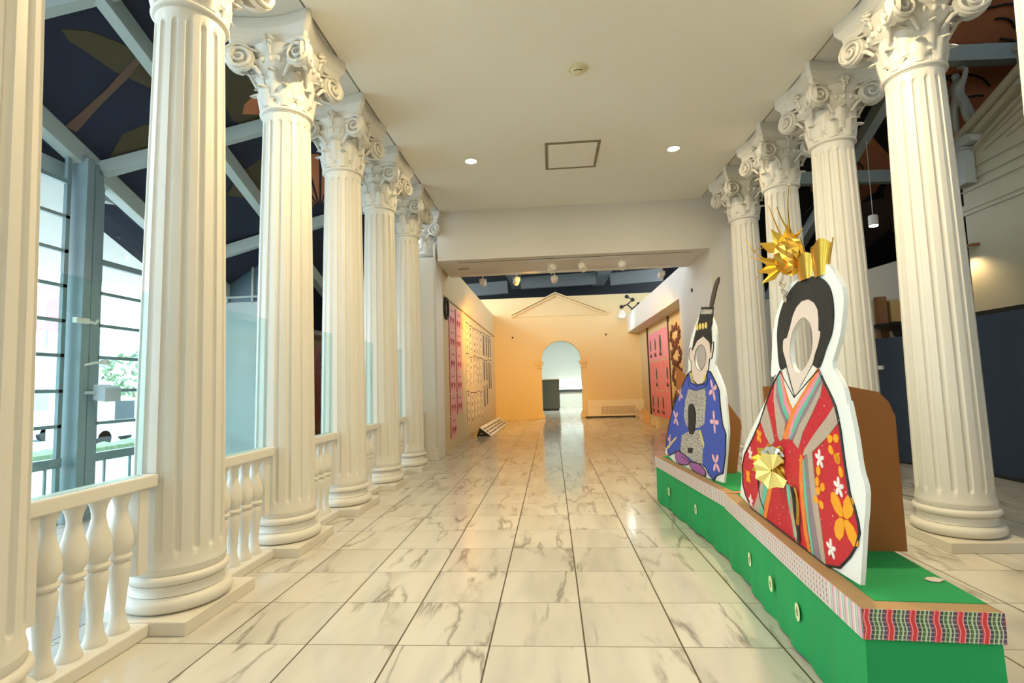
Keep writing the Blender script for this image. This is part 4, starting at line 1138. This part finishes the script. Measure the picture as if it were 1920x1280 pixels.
# multi-arm lamp on the top of the right alcove wall
t = thing('clamp_lamp', 'black multi-armed clamp lamp with one lit bulb on top of the right alcove wall', 'lamp', (4.0, 19.6, 4.45))
m = MB(); m.tube([(.1, 0, 0), (.1, 0, .35), (-.1, 0, .55), (-.35, 0, .45)], .035, 8); m.tube([(-.1, 0, .55), (.15, 0, .75), (-.1, 0, .9)], .03, 8); m.tube([(.1, 0, .35), (.4, 0, .55)], .03, 8)
for p in ((.15, 0, .75), (-.1, 0, .9), (.4, 0, .55), (-.35, 0, .45)): m.lathe([(.01, -.09), (.08, -.05), (.10, 0), (.07, .06), (.01, .09)], 10, p)
m.build('arm', M['black'], t)
m = MB(); m.lathe([(.01, -.16), (.16, -.12), (.13, .02), (.06, .12), (.01, .13)], 14, (-.35, 0, .18)); h = m.build('head', M['lampwhite'], t, smooth=True)
m = MB(); m.lathe([(.005, -.20), (.10, -.19), (.12, -.14), (.005, -.13)], 14, (-.35, -.02, .18)); m.build('bulb', mat('bright_bulb', (1, 1, 1), .4, emit=(.9, 1, 1), estr=30), h)

# ================================================================== ALCOVE
# pink sheets with hearts, on the left wall
def heart(cy, cz, s):
    o = []
    for k in range(20):
        a = 2 * PI * k / 20
        o.append((cy + s * 16 * math.sin(a) ** 3 / 16, cz + s * (13 * math.cos(a) - 5 * math.cos(2 * a) - 2 * math.cos(3 * a) - math.cos(4 * a)) / 16))
    return o
def wall_x(pts, x0, x1): # outline in (y, z)
    return MB().prism(pts, lambda a, b, t: (t, a, b), x0, x1)
rows = ['top', 'second', 'third', 'fourth', 'fifth', 'bottom']
for c_ in range(2):
    for r_ in range(6 if c_ == 0 else 5):
        y0 = 9.93 + c_ * .98; z1 = 3.80 - r_ * .59
        s = thing('heart_sheet', 'pink sheet with red hearts, %s row, %s column, on the left alcove wall' % (rows[r_], 'nearer' if c_ == 0 else 'farther'),
                  'paper sheet', (-2.2, y0, z1 - .57), group='pink heart sheets')
        wall_x([(0, 0), (.93, 0), (.93, .57), (0, .565)], .002, .010).build('sheet', M['pinkpaper'], s)
        for (hy, hz, hs) in ((.33, .20, .105), (.66, .20, .105)):
            wall_x(heart(hy + R.uniform(-.03, .03), hz, hs), .0105, .016).build('heart', M['heart'], s)
        m = MB()
        for q_ in range(3): m.bar((.014, .3 + q_ * .13, .42 + .03 * (q_ % 2)), (.014, .40 + q_ * .13, .46 - .02 * (q_ % 2)), .004, .018)
        m.build('lettering', M['ink'], s)
        wall_x([(0, 0), (.06, 0), (.05, .57), (0, .565)], .0105, .02).build('red_edge', M['heart'], s)
# calligraphy strips
ci = 0
def strokes_mb(w_, h_, rs, n=4, big=1.0):
    m = MB()
    for k in range(n):
        zc = h_ * (k + .5) / n; s = min(w_, h_ / n) * .30 * big
        for q_ in range(rs.randint(2, 4)):
            a = rs.choice([0, PI / 2, .6, -.7, .1]); cy = w_ / 2 + rs.uniform(-.3, .3) * s; cz = zc + rs.uniform(-.6, .6) * s
            dy, dz = math.cos(a) * s * rs.uniform(.5, 1), math.sin(a) * s * rs.uniform(.5, 1)
            m.bar((.0115, cy - dy, cz - dz), (.0115, cy + dy, cz + dz), .004, .035 * rs.uniform(.7, 1.4))
    return m
rc_ = random.Random(11)
colname = ['first', 'second', 'third', 'fourth', 'fifth', 'sixth', 'seventh', 'eighth', 'ninth']
ys = [12.6, 13.35, 14.08, 14.85, 15.66, 16.5, 17.4, 18.2, 18.9]
for c_ in range(9):
    wd = (ys[c_ + 1] if c_ < 8 else 19.55) - ys[c_] - .10
    rws = [(2.76, 3.66), (1.62, 2.62), (.42, 1.44)]
    if c_ in (5, 6): rws = [(2.76, 3.72), (1.75, 2.62), (.75, 1.6)]
    if c_ >= 7: rws = [(2.80, 3.78), (1.40, 2.70)]
    for r_, (z0, z1) in enumerate(rws):
        off = rc_.uniform(-.06, .06)
        s = thing('calligraphy_strip', 'ink calligraphy strip, %s column from the pink sheets, %s row' % (colname[c_], rows[r_]), 'calligraphy', (-2.2, ys[c_], z0 + off), group='calligraphy strips')
        h_ = z1 - z0
        wall_x([(0, 0), (wd, 0), (wd, h_), (0, h_)], .002, .008).build('paper', M['sheet'], s)
        m = MB(); m.box((.0085, 0, 0), (.012, .035, h_)).box((.0085, 0, h_ - .03), (.012, wd, h_))
        if c_ >= 5: m.box((.0085, wd * .35, .05), (.012, wd * .75, h_ * .9))
        m.build('mounting_edge', M['ink'] if c_ < 5 else mat('ink_blue', (.03, .05, .09), .6), s)
        strokes_mb(wd, h_, rc_, 4).build('brush_strokes', M['ink'], s)
m = MB()
pts = []
for k in range(25):
    a = 2 * PI * k / 24
    pts.append((.04, .22 * math.cos(a) * (1 if abs(math.cos(a)) < .9 else .95), .26 * math.sin(a)))
m.tube(pts, .035, 6)
o = m.build('hanging_ring', M['black'], None, loc=(-2.2, 9.55, 3.62)); tag(o, 'black oval ring hanging on the left alcove wall beside the pink sheets', 'ring')
m = MB(); m.prism([(.36 * math.cos(2 * PI * k / 24), .28 * math.sin(2 * PI * k / 24)) for k in range(24)], lambda a, b, t: (t, a, b), .004, .02)
o = m.build('paper_disc', M['ochre'], None, loc=(-2.2, 12.21, 3.64)); tag(o, 'yellow paper disc pinned between the pink sheets and the calligraphy', 'paper disc')
# folded sign on the floor
t = thing('floor_sign', 'low folded floor sign with white top lying along the left alcove wall', 'sign', (-2.02, 13.3, 0), -.02)
m = MB(); m.prism([(0, 0), (.47, 0), (.10, .27)], lambda a, b, yy: (a, yy, b), 0, 5.0); m.build('body', M['black'], t)
m = MB(); m.add([(.475, -.01, .0), (.475, 5.02, .0), (.105, 5.02, .28), (.105, -.01, .28), (.485, -.01, .006), (.485, 5.02, .006), (.11, 5.02, .29), (.11, -.01, .29)],
                [(0, 1, 2, 3), (7, 6, 5, 4), (0, 4, 5, 1), (1, 5, 6, 2), (2, 6, 7, 3), (3, 7, 4, 0)])
m.build('panel', M['white'], t)
m = MB()
for k in range(10):
    for q_ in range(3):
        yy = .3 + k * .46 + rc_.uniform(-.05, .05); f_ = .2 + q_ * .25
        x_, z_ = .485 - .375 * f_, .012 + .285 * f_
        m.box((x_ - .03, yy, z_ - .002), (x_ + .03, yy + .14, z_ + .02))
m.build('lettering', M['ink'], t)
m = MB(); m.lathe([(.001, -.01), (.04, 0), (.001, .01)], 10, (.17, -.012, .09)); m.build('sticker', M['board'], t)

# right wall niche: painted sheets, wreath panel, paper plants
for c_ in range(4):
    for r_ in range(3):
        y0 = 18.0 - c_ * .95; z0 = (2.42, 1.25, .22)[r_]
        h_ = (1.12, 1.12, 1.0)[r_]
        s = thing('painted_sheet', 'pink painted sheet in the right niche, %s row, %s column from the far wall' % (rows[r_], colname[c_]), 'paper sheet', (4.62, y0, z0), group='painted pink sheets in the niche')
        wall_x([(0, 0), (.92, 0), (.92, h_), (0, h_)], -.012, -.002).build('sheet', M['pinkwash'] if r_ == 0 and c_ > 0 or (r_ == 0) else M['coral'], s)
        if (r_, c_) in ((0, 0), (0, 1), (0, 2), (1, 1), (1, 3), (2, 0), (2, 1), (2, 2)):
            k_ = .8 if (r_, c_) != (0, 2) else 1.15
            lf = [(.46 + .16 * k_ * math.cos(2 * PI * k / 14), h_ * .55 + .30 * k_ * math.sin(2 * PI * k / 14) * (1 + .12 * math.cos(6 * PI * k / 7))) for k in range(14)]
            wall_x(lf, -.017, -.0125).build('leaf', M['leafgreen'], s)
            m = MB()
            for q_ in range(6): m.bar((-.016, .3 + q_ * .07, h_ * .12), (-.016, .36 + q_ * .06, h_ * (.22 + .05 * (q_ % 2))), .004, .03)
            m.build('brush_strokes', M['ink'], s)
t = thing('wreath_panel', 'tall yellow panel with three dark leaf wreaths, nearest panel in the right niche', 'panel', (4.62, 13.0, .2))
wall_x([(0, 0), (1.95, 0), (1.95, 3.45), (0, 3.45)], -.03, -.016).build('board', M['ochre'], t)
for zc in (.7, 1.55, 2.22, 2.9):
    m = MB()
    for k in range(26):
        a = 2 * PI * k / 26 + R.uniform(-.1, .1)
        cy, cz = 1.0 + .62 * math.cos(a) + R.uniform(-.08, .08), zc + .26 * math.sin(a) + R.uniform(-.05, .05)
        b = R.uniform(0, 6.3); ln = .13
        o = [(cy + ln * math.cos(b), cz + ln * math.sin(b)), (cy + .06 * math.cos(b + 1.6), cz + .06 * math.sin(b + 1.6)), (cy - ln * math.cos(b), cz - ln * math.sin(b)), (cy - .06 * math.cos(b + 1.6), cz - .06 * math.sin(b + 1.6))]
        m.prism(o, lambda a_, b_, t_: (t_, a_, b_), -.06 - R.random() * .03, -.034)
    m.build('wreath', M['leafdark'], t)
for k in range(2): struct(box('trim_%d' % (16 + k), (4.56, (14.98, 18.95)[k], .1), (4.615, (15.03, 19.0)[k], 3.85), 'gap'))
# folded paper birds along the foot of the niche
def bird_mb(s):
    m = MB()
    P1 = [(-.05, 0, 0), (.12, .02, .02), (.22, .05, .20), (.16, .05, .36), (.0, .02, .46), (.05, .0, .28), (-.02, 0, .14)]
    P1 = [(x * s - .25 * z * s, y * s, z * s) for x, y, z in P1]
    P2 = [(x + .03, y + .16 * s, z * .85) for x, y, z in P1]
    n = len(P1)
    return m.add(P1 + P2, [tuple(range(n)), tuple(range(n, 2 * n))[::-1]] + [(k, (k + 1) % n, n + (k + 1) % n, n + k) for k in range(n)])
bl = ['farthest folded paper shape on the floor by the right niche', 'second farthest folded paper shape by the right niche', 'golden yellow folded paper shape in the middle by the right niche',
      'pale folded paper shape just before the yellow one by the right niche', 'nearest folded paper shape by the right niche']
for k, (x, y) in enumerate(((4.22, 20.2), (4.12, 18.6), (4.05, 17.0), (4.06, 15.8), (4.0, 14.6))):
    m = bird_mb(.95 if k != 2 else 1.25)
    o = m.build('folded_paper', M['sheet'] if k != 2 else M['ochre'], None, loc=(x, y, .002)); o.rotation_euler = (0, 0, .4)
    tag(o, bl[k], 'folded paper')
t = thing('air_unit', 'low cream air unit with grille at the far wall, right of the arch', 'air conditioner', (2.05, 20.75, 0))
MB().box((0, 0, .06), (2.6, .25, .80)).build('casing', mat('cream_casing', (.72, .66, .50), .5), t, bevel=.01)
m = MB().box((.62, -.006, .16), (2.15, -.0005, .50)); g = m.build('grille', M['grille'], t)
m = MB()
for k in range(26): m.box((.64 + k * .058, -.012, .18), (.66 + k * .058, -.0065, .48))
m.build('slats', bpy.data.materials['cream_casing'], g)
MB().box((-.1, .02, 0), (2.7, .25, .058)).build('foot', M['black'], t)
for i, (x, z) in enumerate(((-1.325, 3.835), (3.06, 3.825))):
    m = MB().lathe([(.03, 0), (.045, .03), (.02, .06)], 10); m.v = [(a, -c, b) for a, b, c in m.v]
    tag(m.build('wall_hook', M['gap'], None, loc=(x, 21, z)), 'small dark hook on the far wall, %s of the arch' % ('left', 'right')[i], 'hook')
m = MB().box((-.02, -.05, -.04), (0, .05, .04)); tag(m.build('wall_switch', M['gap'], None, loc=(4.07, 9.83, 3.87)), 'small dark fitting high on the white wall above the blue figure', 'fitting')
# beyond the arch
t = thing('cabinet', 'dark grey cabinet seen through the arch with white papers on top', 'cabinet', (-.6, 27.6, 0))
MB().box((0, 0, .12), (1.5, .8, 1.85)).build('body', M['counter'], t, bevel=.01)
MB().box((-.02, -.03, 1.85), (1.53, .83, 1.92)).build('top', M['greyroom'], t)
MB().box((.03, .05, 0), (1.45, .75, .12)).build('plinth', M['black'], t)
tag(MB().box((.9, 27.9, 1.921), (1.02, 28.1, 2.05)).build('tape_box', M['white']), 'tiny white box standing on the dark cabinet beyond the arch', 'box')
t = thing('bench', 'long pale counter with a dark top glowing along its back, beyond the arch', 'counter', (0.95, 31.5, 0))
MB().box((-.3, 0, 0), (6, 1.6, 1.0)).build('body', M['greyroom'], t)
MB().box((-.35, -.1, 1.0), (6, 1.6, 1.18)).build('top', M['counter'], t)
MB().box((-.3, 1.72, 1.16), (6, 1.80, 1.24)).build('glow_strip', mat('strip_lamp', (1, 1, 1), .5, emit=(.9, 1, .97), estr=22), t)
area_light('room_light', (1.5, 27.5, 5.4), 2.2, 430, (.90, 1.0, .94), shape='SQUARE')
t = thing('ceiling_lamp', 'small dark ceiling fitting seen at the top of the arch', 'ceiling lamp', (.9, 29, 5.5))
MB().lathe([(.02, 0), (.3, 0), (.26, -.10), (.02, -.12)], 16).build('cover', M['mid_roof'], t)

# ================================================================== RIGHT HALL
t = thing('partition_panel', 'dark navy cloth partition at the right edge behind the big column', 'partition', (7.2, 0, 0))
MB().box((0, -2, .05), (.08, 5.3, 2.5)).build('panel', M['navypanel'], t, bevel=.01)
MB().box((.0, -2, 0), (.09, 5.3, .05)).build('foot', M['black'], t)
MB().box((-.012, 4.28, 1.68), (-.0005, 4.40, 1.76)).build('tag_plate', M['board'], t)
t = thing('partition_panel', 'dark navy cloth partition standing at an angle, seen between the two largest right columns', 'partition', (6.55, 7.35, 0))
MB().bar((0, 0, 1.17), (.72, -2.0, 1.17), .07, 2.26).build('panel', M['navypanel'], t)
MB().bar((0, 0, .02), (.72, -2.0, .02), .08, .04).build('foot', M['black'], t)
MB().bar((.10, -.38, 1.75), (.14, -.50, 1.75), .09, .07).build('tag_plate', M['board'], t)
# wooden rack with a dish
t = thing('wooden_rack', 'brown wooden rack with cream boards behind the navy partition', 'rack', (7.45, 8.3, 0))
MB().box((0.12, 0, 0), (.30, .15, 3.30)).build('upright', M['wood'], t)
MB().box((-.25, .16, 2.55), (1.1, .2, 3.25)).build('board', M['temple'], t)
MB().box((.38, .02, 2.75), (.62, .14, 3.2)).build('shelf_box', mat('tan_box', (.50, .34, .14), .6), t)
MB().lathe([(.02, 2.36), (.10, 2.42), (.12, 2.52), (.50, 2.62), (.52, 2.66), (.46, 2.66), (.02, 2.60)], 24, (.28, -.35, 0)).build('dish', M['black'], t, smooth=True, angle=40)
MB().lathe([(.12, 0), (.10, .05), (.05, .1), (.05, 2.36), (.02, 2.36)], 14, (.28, -.35, 0)).build('stand_pole', M['black'], t)
# hanging lamp
t = thing('pendant_spotlight', 'small white spotlight hanging on a cord between the right columns', 'lamp', (8.05, 9.0, 5.17))
MB().tube([(0, 0, .14), (0, 0, 2.1)], .008, 5).build('cord', M['lampwhite'], t)
MB().lathe([(.01, .14), (.09, .14), (.10, .10), (.10, -.10), (.01, -.10)], 16).build('shade', M['lampwhite'], t, smooth=True, angle=40)
MB().lathe([(.01, -.105), (.085, -.105), (.085, -.12), (.01, -.12)], 16).build('bulb', M['bulb'], t)
# wall lamp on the temple wall
t = thing('wall_lamp', 'small dark wall lamp throwing a warm glow on the beige wall, upper right', 'wall lamp', (9.0, 7.35, 4.14))
MB().tube([(0, 0, 0), (-.12, .06, 0), (-.2, .18, -.02), (-.22, .3, -.04)], .03, 8).build('arm', M['wood'], t)
m = MB().lathe([(.01, .10), (.06, .10), (.10, .02), (.13, -.10), (.11, -.10), (.01, .0)], 16, (-.24, .34, -.06)); m.build('shade', M['grille'], t)
MB().lathe([(.01, .0), (.05, -.02), (.05, -.08), (.01, -.1)], 12, (-.24, .34, -.06)).build('bulb', M['bulb'], t)
spot_light('wall_lamp_beam', (8.74, 7.62, 4.0), (9.15, 7.1, 2.6), 60, (1, .72, .35), 110, .9, .04)
area_light('right_hall_light', (7.0, 3.5, 7.6), .6, 45, (1, .86, .66))
# statue on its pedestal at the gable corner
t = thing('statue', 'white stone statue of a standing nude with raised arm, on the gable corner, upper right', 'statue', (8.95, 7.40, 6.10))
def skin_body(name, verts, edges, m_, parent):
    me = bpy.data.meshes.new(name); me.from_pydata([v[:3] for v in verts], edges, [])
    o = bpy.data.objects.new(name, me); COL.objects.link(o); o.parent = parent
    me.materials.append(M[m_])
    sk = o.modifiers.new('skin', 'SKIN')
    for i, v in enumerate(verts):
        me.skin_vertices[0].data[i].radius = (v[3], v[3] * .85)
    me.skin_vertices[0].data[0].use_root = True
    o.modifiers.new('sub', 'SUBSURF').levels = 2
    o.modifiers['sub'].render_levels = 2
    return o
s = 1.0
V_ = [(0, 0, .98, .15), (0, .01, 1.12, .12), (0, .02, 1.30, .155), (0, .02, 1.42, .13), (0, .03, 1.52, .055), (0, .05, 1.62, .10), (0, .05, 1.72, .085),
      (-.02, .13, .92, .11), (-.05, .12, .55, .085), (0, .16, .10, .05), (-.08, .18, .05, .05),
      (.02, -.12, .92, .11), (-.06, -.20, .56, .085), (.02, -.30, .10, .05), (-.08, -.32, .05, .05),
      (0, .19, 1.42, .07), (-.06, .28, 1.24, .055), (-.16, .20, 1.08, .04), (-.2, .12, 1.05, .035),
      (0, -.18, 1.44, .07), (-.02, -.30, 1.62, .055), (-.02, -.14, 1.76, .045), (-.02, -.04, 1.78, .04)]
E_ = [(0, 1), (1, 2), (2, 3), (3, 4), (4, 5), (5, 6), (0, 7), (7, 8), (8, 9), (9, 10), (0, 11), (11, 12), (12, 13), (13, 14), (3, 15), (15, 16), (16, 17), (17, 18), (3, 19), (19, 20), (20, 21), (21, 22)]
skin_body('body', [(x * .86, y * .86, z * .86 + .16, r * .86) for x, y, z, r in V_], E_, 'statue', t)
m = MB(); m.prism([(-.42, 0), (.34, 0), (.30, .14), (.12, .20), (-.3, .20), (-.40, .14)], lambda a, b, tt: (tt, a, b), -.2, .2); m.build('rock_base', M['statue'], t, bevel=.02)
m = MB(); m.box((-.22, -.14, .15), (.22, .30, .2)).tube([(.1, -.2, .2), (.08, -.16, .6), (.06, -.12, .9)], [.10, .07, .04], 8); m.build('tree_support', M['statue'], t, smooth=True, angle=40)
t = thing('pedestal', 'white block pedestal under the statue at the gable corner', 'pedestal', (8.95, 7.45, 5.35))
MB().box((-.18, -.22, 0), (.04, .34, .68)).box((-.2, -.25, .68), (.04, .38, .745)).build('block', M['statue'], t, bevel=.01)
t = thing('urn_pedestal', 'square stone post standing on the raking cornice beside the right picture edge', 'pedestal', (8.95, 5.85, 6.62))
MB().box((-.12, -.12, 0), (.12, .12, .62)).box((-.16, -.16, .62), (.16, .16, .70)).box((-.16, -.16, .0), (.16, .16, .1)).build('post', M['statue'], t, bevel=.01)

# ================================================================== LEFT HALL
t = thing('wall_speaker', 'pale box loudspeaker on a bracket on the window post', 'speaker', (-5.80, 3.12, 1.70))
MB().bar((0, 0, 0), (.10, .06, 0), .04, .04).build('bracket', M['steel'], t)
m = MB(); m.prism([(-.02, -.10), (.16, -.13), (.16, .06), (-.02, .11)], lambda a, b, tt: (.08 + a, .06 + tt, b), 0, .26); m.build('cabinet', mat('speaker_grey', (.55, .58, .66), .5), t, bevel=.006)
t = thing('security_camera', 'small pale bracketed device high on the window post above the box speaker', 'camera', (-5.80, 3.1, 2.07))
MB().tube([(0, 0, 0), (.08, .06, .03), (.10, .16, .04)], .018, 7).build('arm', M['lampwhite'], t)
MB().lathe([(.01, -.02), (.06, -.01), (.05, .04), (.01, .05)], 12, (.11, .2, .03)).build('head', M['lampwhite'], t)
t = thing('post_bracket', 'short white bracket arm on the window post at mid height', 'bracket', (-5.80, 3.0, 2.66))
MB().box((0, -.1, -.035), (.06, .1, .035)).build('plate', M['lampwhite'], t); MB().tube([(.03, .08, 0), (.06, .18, -.02), (.06, .22, .03)], .02, 7).build('hook', M['lampwhite'], t)
t = thing('fire_box', 'small red and dark object on the floor behind the nearest balusters', 'box', (-4.9, .75, 0))
MB().box((-.15, -.15, 0), (.15, .15, .5)).build('body', M['signred'], t, bevel=.01); MB().box((-.16, -.16, .5), (.16, .16, .62)).build('lid', M['black'], t)

# ================================================================== OUTSIDE
struct(box('ground', (-90, -60, -.5), (-6.13, 120, -.4), 'asphalt'))
struct(box('sill', (-6.14, -9, -.4), (-5.9, 10, -.01), 'winsteel')) if False else None
struct(MB().prism([(-6.2, 4.9), (-9.5, 4.35), (-9.5, 4.2), (-6.2, 4.6)], lambda a, b, t: (a, t, b), -8, 12).build('canopy', M['asphalt']))
t = thing('hedge', 'low clipped green hedge outside the big window', 'hedge', (-13.5, 9.5, -.4))
m = MB(); rh = random.Random(5)
for k in range(90):
    y = k * .12; m.lathe([(.02, 0), (.34, .1), (.42, .3), (.34, .52), (.05, .6 + rh.uniform(-.05, .05))], 8, (rh.uniform(-.08, .08), y, 0))
m.build('foliage', M['hedge'], t, smooth=True)
def car(x, y, label, h=1.5, ln=4.4, mt='car_white', rz=0.0):
    t = thing('car', label, 'car', (x, y, -.4), rz, 'cars on the street')
    w_ = 1.75
    prof = [(-ln / 2, .35), (ln / 2, .35), (ln / 2, .85), (ln / 2 - .3, .98), (ln / 2 - .9, 1.02), (ln / 2 - 1.4, h), (-ln / 2 + .5, h), (-ln / 2 + .1, 1.05), (-ln / 2, .9)]
    MB().prism(prof, lambda a, b, tt: (tt, a, b), -w_ / 2, w_ / 2).build('body', M[mt], t, bevel=.06, bseg=3)
    for s_ in (-1, 1):
        for (a, b) in ((-.9, .1), (.25, .95)):
            xs = sorted((s_ * w_ / 2, s_ * (w_ / 2 + .012)))
            MB().box((xs[0], a - .1, 1.06), (xs[1], b - .1, h - .12)).build('window', M['car_glass'], t)
        for a in (-ln / 2 + .85, ln / 2 - .85):
            m = MB().lathe([(.05, -.1), (.33, -.1), (.33, .1), (.05, .1)], 20); m.v = [(z + s_ * (w_ / 2 - .1), a + xx, .33 + yy) for xx, yy, z in m.v]
            m.build('wheel', M['black'], t, smooth=True, angle=40)
    return t
car(-18.6, 18.0, 'white van parked behind the hedge, the nearest vehicle', 1.95, 4.6)
car(-24.5, 21.0, 'pale car parked farther off, left of the white van', 1.4, 4.2)
car(-32.0, 36.5, 'pale car far across the road', 1.4, 4.2, 'bldgw')
car(-28.0, 28.9, 'pale blue car across the road seen in the left window strip', 1.45, 4.2, 'bldg')
def building(x0, y0, x1, y1, h, label, cols, rws, m_='bldg', zst=1.2):
    t = thing('building', label, 'building', (x0, y0, -.4))
    MB().box((0, 0, 0), (x1 - x0, y1 - y0, h)).build('walls', M[m_], t)
    MB().box((-.3, -.3, h), (x1 - x0 + .3, y1 - y0 + .3, h + .35)).build('roof', M['asphalt'], t)
    for r_ in range(rws):
        for c_ in range(cols):
            yy = (y1 - y0) * (c_ + .25) / cols; zz = zst + r_ * 3.0
            MB().box((x1 - x0 + .001, yy, zz), (x1 - x0 + .06, yy + (y1 - y0) / cols * .55, zz + 1.4)).build('window', M['bldgw'], t)
    return t
building(-44, 33, -34, 47, 6.2, 'pale blue low building across the road behind the cars', 5, 2)
building(-50, 50, -38, 75, 9.0, 'pale long building farther along the road', 6, 3)
building(-44, 14, -29.6, 26.0, 4.6, 'white low shop building in the left window strip', 5, 1)
t = thing('shop_sign', 'red sign with white shapes on a shop roof seen through the left window strip', 'sign', (-30, 24.0, 5.72))
MB().box((-.2, 0, 0), (0, 2.7, 2.6)).build('panel', M['signred'], t)
m = MB(); m.box((.001, 1.1, .1), (.03, 1.5, 2.5)); m.prism([(.2, 2.4), (1.1, 1.6), (1.1, 2.4)], lambda a, b, tt: (tt, a, b), .001, .03); m.prism([(2.5, 2.4), (1.5, 1.6), (1.5, 2.4)], lambda a, b, tt: (tt, a, b), .001, .03)
m.build('white_shape', M['board'], t)
MB().box((-.15, .3, -1.16), (-.05, .4, 0)).box((-.15, 1.7, -1.16), (-.05, 1.8, 0)).build('posts', M['winsteel'], t)
t = thing('street_tree', 'faint young tree with round crown outside the window behind the van', 'tree', (-22.5, 23.5, -.4))
MB().tube([(0, 0, 0), (.05, 0, 1.2), (0, .05, 2.4)], [.10, .08, .05], 8).build('trunk', M['wood'], t)
m = MB(); rt = random.Random(9)
for k in range(260):
    a, b, q_ = rt.uniform(0, 6.3), rt.uniform(-1, 1), rt.uniform(.5, 1) ** .5
    c = Vector((q_ * 1.5 * math.cos(a) * math.sqrt(1 - b * b), q_ * 1.5 * math.sin(a) * math.sqrt(1 - b * b), 3.2 + 1.2 * b * q_))
    e1 = Vector((rt.uniform(-1, 1), rt.uniform(-1, 1), rt.uniform(-1, 1))).normalized() * .2; e2 = Vector((rt.uniform(-1, 1), rt.uniform(-1, 1), rt.uniform(-1, 1))).normalized() * .12
    m.add([c - e1, c - e2, c + e1, c + e2], [(0, 1, 2, 3)])
m.build('foliage', M['hedge'], t)
